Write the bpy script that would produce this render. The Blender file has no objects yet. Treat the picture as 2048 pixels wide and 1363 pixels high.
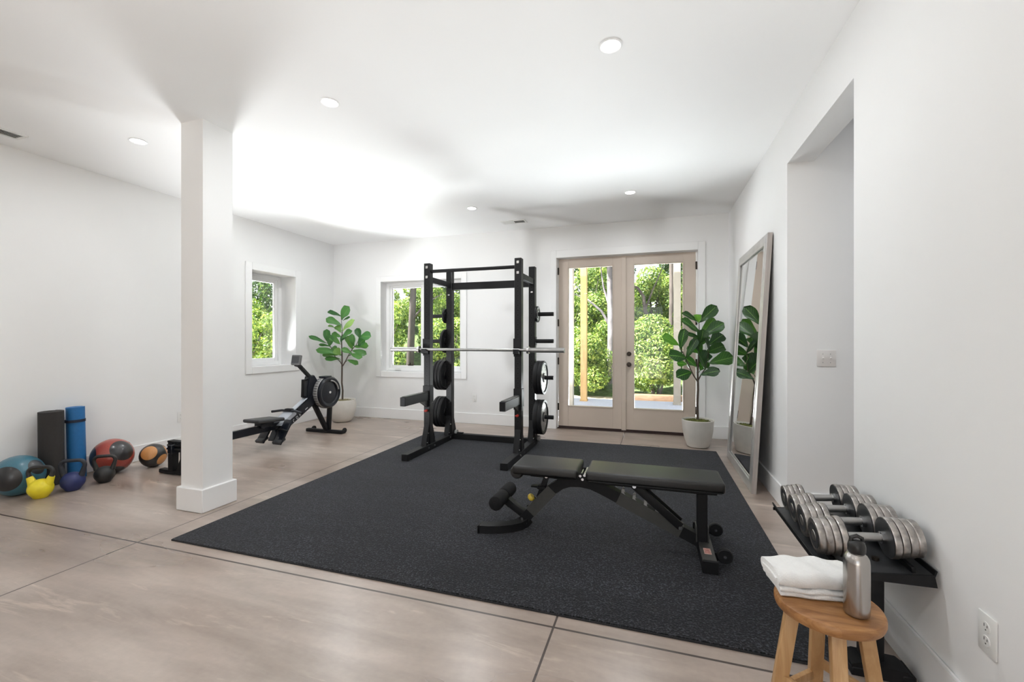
import bpy, bmesh, math, random
from mathutils import Vector, Matrix, Euler
PI = math.pi
random.seed(7)
scn = bpy.context.scene
COL = scn.collection
TH = math.radians(17.658)          # the camera looks this far left of the room's depth axis
XL, XR, YB, HC = -5.06, 0.945, 6.03, 2.85

# ------------------------------------------------------------------ materials
def new_mat(name):
    m = bpy.data.materials.new(name); m.use_nodes = True
    nt = m.node_tree
    return m, nt, nt.nodes['Principled BSDF']

def lnk(nt, a, b): nt.links.new(a, b)

def pmat(name, col, rough=0.5, metal=0.0, var=0.06, scale=14.0, bump=0.0, bscale=None, spec=0.5, coat=0.0, stretch=None, rvar=0.0, sheen=0.0):
    m, nt, b = new_mat(name)
    tc = nt.nodes.new('ShaderNodeTexCoord')
    mp = nt.nodes.new('ShaderNodeMapping')
    if stretch: mp.inputs['Scale'].default_value = stretch
    lnk(nt, tc.outputs['Object'], mp.inputs['Vector'])
    n = nt.nodes.new('ShaderNodeTexNoise'); n.inputs['Scale'].default_value = scale; n.inputs['Detail'].default_value = 4
    lnk(nt, mp.outputs['Vector'], n.inputs['Vector'])
    r = nt.nodes.new('ShaderNodeValToRGB')
    r.color_ramp.elements[0].position = 0.3; r.color_ramp.elements[1].position = 0.7
    r.color_ramp.elements[0].color = (*[c*(1-var) for c in col], 1)
    r.color_ramp.elements[1].color = (*[min(1, c*(1+var)) for c in col], 1)
    lnk(nt, n.outputs['Fac'], r.inputs['Fac']); lnk(nt, r.outputs['Color'], b.inputs['Base Color'])
    b.inputs['Roughness'].default_value = rough; b.inputs['Metallic'].default_value = metal
    b.inputs['Specular IOR Level'].default_value = spec
    if coat: b.inputs['Coat Weight'].default_value = coat; b.inputs['Coat Roughness'].default_value = 0.1
    if sheen: b.inputs['Sheen Weight'].default_value = sheen
    if rvar:
        mr = nt.nodes.new('ShaderNodeMapRange'); mr.inputs['To Min'].default_value = rough-rvar; mr.inputs['To Max'].default_value = rough+rvar
        lnk(nt, n.outputs['Fac'], mr.inputs['Value']); lnk(nt, mr.outputs['Result'], b.inputs['Roughness'])
    if bump:
        n2 = nt.nodes.new('ShaderNodeTexNoise'); n2.inputs['Scale'].default_value = bscale or scale*4; n2.inputs['Detail'].default_value = 3
        lnk(nt, mp.outputs['Vector'], n2.inputs['Vector'])
        bp = nt.nodes.new('ShaderNodeBump'); bp.inputs['Strength'].default_value = bump; bp.inputs['Distance'].default_value = 0.004
        lnk(nt, n2.outputs['Fac'], bp.inputs['Height']); lnk(nt, bp.outputs['Normal'], b.inputs['Normal'])
    return m

def mathn(nt, op, a, b=None, clamp=False):
    n = nt.nodes.new('ShaderNodeMath'); n.operation = op; n.use_clamp = clamp
    for i, x in enumerate((a, b)):
        if x is None: continue
        if isinstance(x, (int, float)): n.inputs[i].default_value = x
        else: lnk(nt, x, n.inputs[i])
    return n.outputs[0]

def mixc(nt, fac, a, b, mode='MIX'):
    n = nt.nodes.new('ShaderNodeMix'); n.data_type = 'RGBA'; n.blend_type = mode
    if isinstance(fac, (int, float)): n.inputs[0].default_value = fac
    else: lnk(nt, fac, n.inputs[0])
    for k, x in ((6, a), (7, b)):
        if isinstance(x, tuple): n.inputs[k].default_value = (*x, 1)
        else: lnk(nt, x, n.inputs[k])
    return n.outputs[2]

def ramp(nt, src, stops):
    r = nt.nodes.new('ShaderNodeValToRGB')
    while len(r.color_ramp.elements) < len(stops): r.color_ramp.elements.new(0.5)
    for e, (p, c) in zip(r.color_ramp.elements, stops):
        e.position = p; e.color = (*c, 1) if len(c) == 3 else c
    lnk(nt, src, r.inputs['Fac']); return r.outputs['Color']

def noise(nt, vec, scale, detail=4, rough=0.5, dist=0.0):
    n = nt.nodes.new('ShaderNodeTexNoise')
    n.inputs['Scale'].default_value = scale; n.inputs['Detail'].default_value = detail
    n.inputs['Roughness'].default_value = rough; n.inputs['Distortion'].default_value = dist
    lnk(nt, vec, n.inputs['Vector']); return n.outputs['Fac']

def objvec(nt, scale=(1, 1, 1), rot=(0, 0, 0)):
    tc = nt.nodes.new('ShaderNodeTexCoord'); mp = nt.nodes.new('ShaderNodeMapping')
    mp.inputs['Scale'].default_value = scale; mp.inputs['Rotation'].default_value = rot
    lnk(nt, tc.outputs['Object'], mp.inputs['Vector']); return mp.outputs['Vector']

def bumpn(nt, b, h, strength, dist=0.004):
    bp = nt.nodes.new('ShaderNodeBump'); bp.inputs['Strength'].default_value = strength; bp.inputs['Distance'].default_value = dist
    lnk(nt, h, bp.inputs['Height']); lnk(nt, bp.outputs['Normal'], b.inputs['Normal'])

def concrete_floor():
    m, nt, b = new_mat('polished_concrete')
    tc = nt.nodes.new('ShaderNodeTexCoord'); sp = nt.nodes.new('ShaderNodeSeparateXYZ')
    lnk(nt, tc.outputs['Object'], sp.inputs[0])
    X, Y = sp.outputs[0], sp.outputs[1]
    v1 = objvec(nt, (0.55, 1.3, 1), (0, 0, 0.55)); v2 = objvec(nt, (0.9, 4.2, 1), (0, 0, 0.62)); v3 = objvec(nt)
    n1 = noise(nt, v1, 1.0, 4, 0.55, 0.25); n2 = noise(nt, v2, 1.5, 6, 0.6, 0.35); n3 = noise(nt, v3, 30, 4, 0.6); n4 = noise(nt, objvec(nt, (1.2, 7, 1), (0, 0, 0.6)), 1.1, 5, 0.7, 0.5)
    c1 = ramp(nt, n1, [(0.28, (0.255, 0.194, 0.157)), (0.50, (0.345, 0.276, 0.233)), (0.75, (0.45, 0.385, 0.338))])
    c2 = ramp(nt, n2, [(0.30, (0.76, 0.735, 0.71)), (0.50, (1, 1, 1)), (0.70, (1.24, 1.25, 1.26))])
    c = mixc(nt, 1.0, c1, c2, 'MULTIPLY')
    c3 = ramp(nt, n3, [(0.3, (0.95, 0.95, 0.95)), (0.7, (1.04, 1.04, 1.04))])
    c = mixc(nt, 1.0, c, c3, 'MULTIPLY')
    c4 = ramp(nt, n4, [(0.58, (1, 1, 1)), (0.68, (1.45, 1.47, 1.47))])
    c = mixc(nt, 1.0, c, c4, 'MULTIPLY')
    def line(expr, w):
        a = mathn(nt, 'ABSOLUTE', expr); return mathn(nt, 'LESS_THAN', a, w)
    l1 = line(mathn(nt, 'SUBTRACT', X, -3.012), 0.0048)
    l2 = line(mathn(nt, 'SUBTRACT', Y, 1.845), 0.0058)
    sk = mathn(nt, 'ADD', mathn(nt, 'MULTIPLY', mathn(nt, 'SUBTRACT', Y, 1.5), 0.0175), -0.405)
    l3 = line(mathn(nt, 'SUBTRACT', X, sk), 0.0048)
    l = mathn(nt, 'MAXIMUM', mathn(nt, 'MAXIMUM', l1, l2), l3)
    c = mixc(nt, l, c, (0.045, 0.028, 0.022))
    lnk(nt, c, b.inputs['Base Color'])
    rr = nt.nodes.new('ShaderNodeMapRange'); rr.inputs['To Min'].default_value = 0.22; rr.inputs['To Max'].default_value = 0.36; b.inputs['Specular IOR Level'].default_value = 0.95
    lnk(nt, n1, rr.inputs['Value']); lnk(nt, rr.outputs['Result'], b.inputs['Roughness'])
    h = mathn(nt, 'SUBTRACT', mathn(nt, 'MULTIPLY', n3, 0.15), l)
    bumpn(nt, b, h, 0.25, 0.003)
    return m

def rug_mat():
    m, nt, b = new_mat('charcoal_rug')
    v = objvec(nt); vs = objvec(nt, (1, 3.0, 1), (0, 0, 0.6))
    n1 = noise(nt, v, 105, 2, 0.7); n2 = noise(nt, vs, 1.3, 5, 0.6, 0.4)
    c1 = ramp(nt, n1, [(0.40, (0.0009, 0.0009, 0.0011)), (0.53, (0.0066, 0.0067, 0.0082)), (0.66, (0.047, 0.048, 0.058))])
    c2 = ramp(nt, n2, [(0.3, (0.60, 0.60, 0.60)), (0.7, (1.45, 1.45, 1.47))])
    lnk(nt, mixc(nt, 1.0, c1, c2, 'MULTIPLY'), b.inputs['Base Color'])
    b.inputs['Roughness'].default_value = 0.95; b.inputs['Specular IOR Level'].default_value = 0.25
    b.inputs['Sheen Tint'].default_value = (0.88, 0.91, 1.0, 1); b.inputs['Sheen Weight'].default_value = 0.14; b.inputs['Sheen Roughness'].default_value = 0.5
    bumpn(nt, b, n1, 0.7, 0.006)
    return m

def wood_mat(name, dark, mid, light, ax=(1, 1, 1), planks=0.0):
    m, nt, b = new_mat(name)
    v = objvec(nt, ax)
    n = noise(nt, v, 3.2, 6, 0.6, 1.2)
    c = ramp(nt, n, [(0.28, dark), (0.5, mid), (0.72, light)])
    if planks:
        tc = nt.nodes.new('ShaderNodeTexCoord'); sp = nt.nodes.new('ShaderNodeSeparateXYZ')
        mp = nt.nodes.new('ShaderNodeMapping'); mp.inputs['Rotation'].default_value = (0, 0, 0.5)
        lnk(nt, tc.outputs['Object'], mp.inputs[0]); lnk(nt, mp.outputs[0], sp.inputs[0])
        q = mathn(nt, 'FLOOR', mathn(nt, 'DIVIDE', sp.outputs[1], planks))
        wn = nt.nodes.new('ShaderNodeTexWhiteNoise'); wn.noise_dimensions = '1D'; lnk(nt, q, wn.inputs['W'])
        cc = ramp(nt, wn.outputs['Value'], [(0.0, (0.78, 0.74, 0.7)), (1.0, (1.18, 1.18, 1.15))])
        c = mixc(nt, 1.0, c, cc, 'MULTIPLY')
    lnk(nt, c, b.inputs['Base Color']); b.inputs['Roughness'].default_value = 0.42
    bumpn(nt, b, n, 0.1)
    return m

def leaf_mat(name, stops, rough=0.4, trans=0.25, rib=True):
    m, nt, b = new_mat(name)
    g = nt.nodes.new('ShaderNodeNewGeometry')
    c = ramp(nt, g.outputs['Random Per Island'], stops)
    if rib:
        uv = nt.nodes.new('ShaderNodeUVMap'); sp = nt.nodes.new('ShaderNodeSeparateXYZ'); lnk(nt, uv.outputs['UV'], sp.inputs[0])
        d = mathn(nt, 'ABSOLUTE', mathn(nt, 'SUBTRACT', sp.outputs[0], 0.5))
        ribm = mathn(nt, 'LESS_THAN', d, 0.022)
        vv = mathn(nt, 'ABSOLUTE', mathn(nt, 'SINE', mathn(nt, 'MULTIPLY', mathn(nt, 'SUBTRACT', sp.outputs[1], mathn(nt, 'MULTIPLY', d, 0.55)), 26)))
        vm = mathn(nt, 'MULTIPLY', mathn(nt, 'LESS_THAN', vv, 0.14), 0.45)
        c = mixc(nt, mathn(nt, 'MAXIMUM', mathn(nt, 'MULTIPLY', ribm, 0.8), vm), c, (0.16, 0.33, 0.07))
    lnk(nt, c, b.inputs['Base Color']); b.inputs['Roughness'].default_value = rough
    if trans:
        out = nt.nodes['Material Output']; t = nt.nodes.new('ShaderNodeBsdfTranslucent'); mx = nt.nodes.new('ShaderNodeMixShader')
        mx.inputs[0].default_value = trans
        lnk(nt, mixc(nt, 1.0, c, (1.0, 1.0, 0.55), 'MULTIPLY'), t.inputs['Color'])
        lnk(nt, b.outputs[0], mx.inputs[1]); lnk(nt, t.outputs[0], mx.inputs[2]); lnk(nt, mx.outputs[0], out.inputs['Surface'])
    return m

def glass_mat():
    m = bpy.data.materials.new('window_glass'); m.use_nodes = True; nt = m.node_tree; nt.nodes.clear()
    out = nt.nodes.new('ShaderNodeOutputMaterial'); t = nt.nodes.new('ShaderNodeBsdfTransparent'); g = nt.nodes.new('ShaderNodeBsdfGlossy')
    g.inputs['Roughness'].default_value = 0.01; mx = nt.nodes.new('ShaderNodeMixShader'); fr = nt.nodes.new('ShaderNodeFresnel'); fr.inputs['IOR'].default_value = 1.35
    v = objvec(nt); n = noise(nt, v, 2.0)
    lnk(nt, ramp(nt, n, [(0.3, (0.97, 0.99, 0.98)), (0.7, (0.99, 1, 1))]), t.inputs['Color'])
    lnk(nt, fr.outputs[0], mx.inputs[0]); lnk(nt, t.outputs[0], mx.inputs[1]); lnk(nt, g.outputs[0], mx.inputs[2]); lnk(nt, mx.outputs[0], out.inputs[0])
    return m

def emis_mat(name, col, s):
    m, nt, b = new_mat(name)
    b.inputs['Base Color'].default_value = (0.9, 0.9, 0.9, 1)
    b.inputs['Emission Color'].default_value = (*col, 1); b.inputs['Emission Strength'].default_value = s
    return m

def perf_mat():
    """black steel with a column of adjustment holes on the front and rear faces"""
    m, nt, b = new_mat('perforated_black_steel')
    tc = nt.nodes.new('ShaderNodeTexCoord'); sp = nt.nodes.new('ShaderNodeSeparateXYZ'); lnk(nt, tc.outputs['Object'], sp.inputs[0])
    dx = mathn(nt, 'SUBTRACT', mathn(nt, 'ABSOLUTE', sp.outputs[0]), 0.534)
    fz = mathn(nt, 'MULTIPLY', mathn(nt, 'SUBTRACT', mathn(nt, 'FRACT', mathn(nt, 'DIVIDE', sp.outputs[2], 0.0508)), 0.5), 0.0508)
    r2 = mathn(nt, 'ADD', mathn(nt, 'MULTIPLY', dx, dx), mathn(nt, 'MULTIPLY', fz, fz))
    hole = mathn(nt, 'MULTIPLY', mathn(nt, 'LESS_THAN', r2, 0.0125**2), mathn(nt, 'MULTIPLY', mathn(nt, 'GREATER_THAN', sp.outputs[2], 0.36), mathn(nt, 'LESS_THAN', sp.outputs[2], 1.88)))
    rimm = mathn(nt, 'MULTIPLY', mathn(nt, 'LESS_THAN', r2, 0.0145**2), mathn(nt, 'MULTIPLY', mathn(nt, 'GREATER_THAN', sp.outputs[2], 0.36), mathn(nt, 'LESS_THAN', sp.outputs[2], 1.88)))
    n = noise(nt, tc.outputs['Object'], 60)
    c = ramp(nt, n, [(0.3, (0.006, 0.006, 0.007)), (0.7, (0.009, 0.009, 0.010))])
    c = mixc(nt, rimm, c, (0.035, 0.035, 0.036)); c = mixc(nt, hole, c, (0.001, 0.001, 0.001))
    lnk(nt, c, b.inputs['Base Color']); b.inputs['Roughness'].default_value = 0.42; b.inputs['Specular IOR Level'].default_value = 0.3
    return m

def ball_mat(name, base, other, axes, rough=0.35):
    """ball skin: patches of the second colour around the given axes (axis, cos inner, cos outer)"""
    m, nt, b = new_mat(name)
    tc = nt.nodes.new('ShaderNodeTexCoord'); nv = nt.nodes.new('ShaderNodeVectorMath'); nv.operation = 'NORMALIZE'
    lnk(nt, tc.outputs['Object'], nv.inputs[0])
    f = None
    for ax, lo, hi in axes:
        d = nt.nodes.new('ShaderNodeVectorMath'); d.operation = 'DOT_PRODUCT'
        d.inputs[1].default_value = Vector(ax).normalized(); lnk(nt, nv.outputs[0], d.inputs[0])
        a = mathn(nt, 'MULTIPLY', mathn(nt, 'GREATER_THAN', d.outputs['Value'], lo), mathn(nt, 'LESS_THAN', d.outputs['Value'], hi))
        f = a if f is None else mathn(nt, 'MAXIMUM', f, a)
    n = noise(nt, tc.outputs['Object'], 160, 2)
    c = mixc(nt, f, base, other)
    c = mixc(nt, 1.0, c, ramp(nt, n, [(0.3, (0.9, 0.9, 0.9)), (0.7, (1.08, 1.08, 1.08))]), 'MULTIPLY')
    lnk(nt, c, b.inputs['Base Color']); b.inputs['Roughness'].default_value = rough
    b.inputs['Coat Weight'].default_value = 0.5; b.inputs['Coat Roughness'].default_value = 0.08
    bumpn(nt, b, n, 0.12, 0.001)
    return m

M = {}
M['wall'] = pmat('white_wall_paint', (0.87, 0.87, 0.868), 0.75, var=0.006, scale=3, bump=0.03, bscale=180, spec=0.25)
M['ceil'] = pmat('white_ceiling_paint', (0.94, 0.94, 0.94), 0.85, var=0.005, scale=2, spec=0.15)
M['trim'] = pmat('white_trim_paint', (0.89, 0.89, 0.89), 0.4, var=0.005, scale=5)
M['floor'] = concrete_floor()
M['rug'] = rug_mat()
M['rugedge'] = pmat('black_rug_edge', (0.02, 0.02, 0.022), 0.9, var=0.2, scale=60)
M['black'] = pmat('black_powder_coat', (0.0065, 0.0065, 0.0075), 0.55, var=0.15, scale=60, bump=0.05, bscale=400, spec=0.3)
M['perf'] = perf_mat()
M['blackm'] = pmat('black_rubber', (0.008, 0.008, 0.009), 0.55, var=0.15, scale=40, bump=0.05, bscale=200, spec=0.3)
M['foam'] = pmat('black_foam', (0.010, 0.010, 0.011), 0.85, var=0.15, scale=80, bump=0.15, bscale=300, spec=0.25)
M['vinyl'] = pmat('black_vinyl', (0.005, 0.005, 0.005), 0.38, var=0.08, scale=90, bump=0.06, bscale=420, spec=0.55)
M['greym'] = pmat('grey_powder_coat', (0.055, 0.055, 0.052), 0.45, var=0.06, scale=50)
M['dgrey'] = pmat('dark_grey_plastic', (0.035, 0.036, 0.039), 0.45, var=0.06, scale=50)
M['chrome'] = pmat('bright_steel', (0.72, 0.72, 0.72), 0.2, 1.0, var=0.05, scale=40)
M['steel'] = pmat('brushed_steel', (0.44, 0.42, 0.40), 0.24, 1.0, var=0.12, scale=8, stretch=(1, 1, 0.15), rvar=0.06)
M['barsteel'] = pmat('barbell_steel', (0.42, 0.415, 0.41), 0.34, 1.0, var=0.06, scale=30)
M['sleeve'] = pmat('satin_sleeve_steel', (0.40, 0.395, 0.39), 0.42, 0.9, var=0.05, scale=30)
M['castiron'] = pmat('worn_cast_steel', (0.43, 0.405, 0.385), 0.33, 0.92, var=0.38, scale=38, bump=0.3, bscale=90, rvar=0.12)
M['plategrey'] = pmat('grey_plate_face', (0.33, 0.33, 0.33), 0.4, 0.4, var=0.25, scale=26, bump=0.2, bscale=60)
M['platewhite'] = pmat('pale_plate_face', (0.62, 0.62, 0.60), 0.4, 0.3, var=0.12, scale=26, bump=0.2, bscale=60)
M['platedark'] = pmat('dark_plate_face', (0.012, 0.012, 0.013), 0.35, 0.0, var=0.3, scale=26, bump=0.2, bscale=60)
M['yellow'] = pmat('yellow_vinyl', (0.80, 0.66, 0.025), 0.4, var=0.06, scale=20)
M['knob'] = pmat('yellow_knob_plastic', (0.62, 0.46, 0.05), 0.4, var=0.1, scale=30)
M['navy'] = pmat('navy_vinyl', (0.022, 0.032, 0.13), 0.45, var=0.08, scale=20)
M['navyh'] = pmat('dark_slate_handle', (0.022, 0.025, 0.036), 0.45, var=0.1, scale=20)
M['hblack'] = pmat('charcoal_enamel', (0.018, 0.0175, 0.0175), 0.42, var=0.12, scale=30, bump=0.1, bscale=150)
M['mat'] = pmat('charcoal_mat_foam', (0.032, 0.029, 0.028), 0.8, var=0.08, scale=60, bump=0.15, bscale=300)
M['blue'] = pmat('blue_foam', (0.018, 0.15, 0.39), 0.6, var=0.06, scale=60, bump=0.1, bscale=300)
M['strap'] = pmat('dark_strap', (0.012, 0.018, 0.04), 0.7, var=0.1, scale=80)
M['mirror'] = pmat('mirror_silvering', (0.90, 0.91, 0.91), 0.015, 1.0, var=0.004, scale=2)
M['silver'] = pmat('silver_leaf_frame', (0.60, 0.585, 0.57), 0.36, 0.55, var=0.09, scale=9, stretch=(1, 1, 1), rvar=0.08)
M['sidewood'] = pmat('weathered_frame_side', (0.44, 0.40, 0.375), 0.55, 0.1, var=0.12, scale=12, stretch=(6, 6, 0.4))
M['door'] = pmat('taupe_door_paint', (0.60, 0.51, 0.435), 0.42, var=0.015, scale=4)
M['bronze'] = pmat('dark_bronze', (0.045, 0.035, 0.028), 0.35, 0.7, var=0.15, scale=40)
M['sweep'] = pmat('dark_brown_threshold', (0.03, 0.012, 0.010), 0.6, var=0.15, scale=20)
M['glass'] = glass_mat()
M['plastic'] = pmat('white_plastic', (0.82, 0.82, 0.80), 0.35, var=0.01, scale=20)
M['switch'] = pmat('pale_switch_plastic', (0.78, 0.75, 0.73), 0.35, var=0.01, scale=20)
M['slot'] = pmat('outlet_slot', (0.08, 0.08, 0.08), 0.6, var=0.1, scale=20)
M['duct'] = pmat('duct_interior', (0.05, 0.05, 0.05), 0.8, var=0.1, scale=20)
M['pot'] = pmat('white_ceramic_pot', (0.70, 0.67, 0.62), 0.5, var=0.05, scale=9, bump=0.1, bscale=60)
M['moss'] = pmat('green_moss', (0.12, 0.13, 0.03), 0.95, var=0.6, scale=50, bump=1.0, bscale=70)
M['soil'] = pmat('dry_soil', (0.22, 0.19, 0.10), 0.95, var=0.4, scale=50, bump=0.8, bscale=90)
M['bark'] = pmat('brown_bark', (0.085, 0.062, 0.047), 0.85, var=0.3, scale=30, bump=0.5, bscale=80, stretch=(1, 1, 0.3))
M['fig'] = leaf_mat('dark_fig_leaf', [(0.0, (0.006, 0.026, 0.010)), (0.5, (0.011, 0.047, 0.012)), (0.78, (0.028, 0.105, 0.012)), (1.0, (0.10, 0.26, 0.018))], 0.33, 0.22)
M['fig2'] = leaf_mat('bright_fig_leaf', [(0.0, (0.022, 0.10, 0.03)), (0.4, (0.045, 0.17, 0.045)), (0.75, (0.10, 0.28, 0.06)), (1.0, (0.30, 0.48, 0.14))], 0.33, 0.25)
M['towel'] = pmat('white_terry', (0.84, 0.84, 0.83), 0.95, var=0.02, scale=60, bump=0.6, bscale=260, spec=0.1, sheen=0.3)
M['cap'] = pmat('black_cap_plastic', (0.012, 0.012, 0.012), 0.3, var=0.1, scale=30)
M['stool'] = wood_mat('honey_wood', (0.27, 0.115, 0.036), (0.42, 0.205, 0.075), (0.55, 0.30, 0.125), (2.5, 9, 9), planks=0.042)
M['stoolleg'] = wood_mat('pale_honey_wood', (0.40, 0.215, 0.085), (0.52, 0.31, 0.14), (0.62, 0.40, 0.21), (9, 9, 1.2))
M['sticker'] = pmat('pink_sticker', (0.55, 0.36, 0.31), 0.5, var=0.35, scale=120)
M['decal'] = pmat('pale_lettering', (0.62, 0.64, 0.68), 0.5, var=0.05, scale=50)
M['rowpanel'] = pmat('pale_blue_grey_plastic', (0.45, 0.48, 0.53), 0.3, var=0.05, scale=20)
M['rowblack'] = pmat('blue_black_enamel', (0.006, 0.008, 0.013), 0.28, var=0.12, scale=30, spec=0.4)
M['silverp'] = pmat('silver_grey_plastic', (0.36, 0.355, 0.35), 0.4, 0.2, var=0.05, scale=30)
M['red'] = pmat('red_plastic', (0.42, 0.03, 0.02), 0.45, var=0.1, scale=30)
M['lens'] = emis_mat('downlight_lens', (1.0, 0.98, 0.94), 14.0)
M['screen'] = pmat('grey_monitor_shell', (0.085, 0.085, 0.085), 0.5, var=0.1, scale=40)
M['patio'] = pmat('blue_grey_slab', (0.42, 0.43, 0.50), 0.8, var=0.05, scale=3, bump=0.1, bscale=50)
M['ground'] = pmat('leaf_litter_ground', (0.36, 0.31, 0.24), 0.95, var=0.35, scale=5, bump=0.5, bscale=30)
M['bank'] = pmat('leafy_ground_cover', (0.075, 0.115, 0.035), 0.95, var=0.6, scale=9, bump=0.8, bscale=20)
M['post'] = wood_mat('pine_post', (0.36, 0.22, 0.085), (0.46, 0.29, 0.12), (0.52, 0.35, 0.165), (5, 5, 0.7))
M['palepost'] = pmat('cream_post_paint', (0.29, 0.262, 0.225), 0.7, var=0.04, scale=8)
M['logwood'] = wood_mat('brown_timber', (0.14, 0.085, 0.055), (0.22, 0.14, 0.09), (0.30, 0.2, 0.13), (1, 6, 6))
M['shrub'] = leaf_mat('shrub_leaf', [(0.0, (0.05, 0.105, 0.022)), (0.35, (0.14, 0.24, 0.05)), (0.7, (0.30, 0.42, 0.09)), (1.0, (0.52, 0.58, 0.18))], 0.55, 0.35, False)
M['treeleaf'] = leaf_mat('tree_leaf', [(0.0, (0.02, 0.05, 0.016)), (0.4, (0.05, 0.125, 0.03)), (0.75, (0.13, 0.25, 0.05)), (1.0, (0.32, 0.43, 0.12))], 0.55, 0.35, False)
M['palebark'] = pmat('pale_mottled_bark', (0.19, 0.17, 0.185), 0.9, var=0.6, scale=5, bump=0.6, bscale=30, stretch=(1, 1, 0.5))
M['greybark'] = pmat('grey_brown_bark', (0.085, 0.07, 0.066), 0.9, var=0.4, scale=8, bump=0.7, bscale=30, stretch=(1, 1, 0.3))
M['tealball'] = ball_mat('teal_and_black_ball', (0.045, 0.155, 0.215), (0.014, 0.014, 0.016), [((0.58, -0.75, 0.05), 0.80, 2), ((0.80, 0.36, 0.42), 0.92, 2), ((-0.6, 0.5, 0.6), 0.8, 2)])
M['redball'] = ball_mat('red_and_black_ball', (0.36, 0.062, 0.045), (0.020, 0.018, 0.020), [((0.90, 0.05, 0.46), 0.80, 2), ((-0.30, -0.82, 0.05), 0.80, 2), ((0.45, -0.25, -0.90), 0.84, 2), ((-0.8, 0.6, 0.2), 0.8, 2)], 0.28)
M['orangeball'] = ball_mat('orange_and_black_ball', (0.014, 0.013, 0.013), (0.56, 0.25, 0.075), [((0.50, -0.74, 0.45), 0.80, 2), ((0.83, 0.20, -0.34), 0.88, 2), ((0.35, 0.86, 0.30), 0.84, 2), ((-0.8, 0.3, 0.5), 0.8, 2)], 0.45)

# ------------------------------------------------------------------ mesh builder
def rotm(ax, ang): return Matrix.Rotation(ang, 4, ax)

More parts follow.
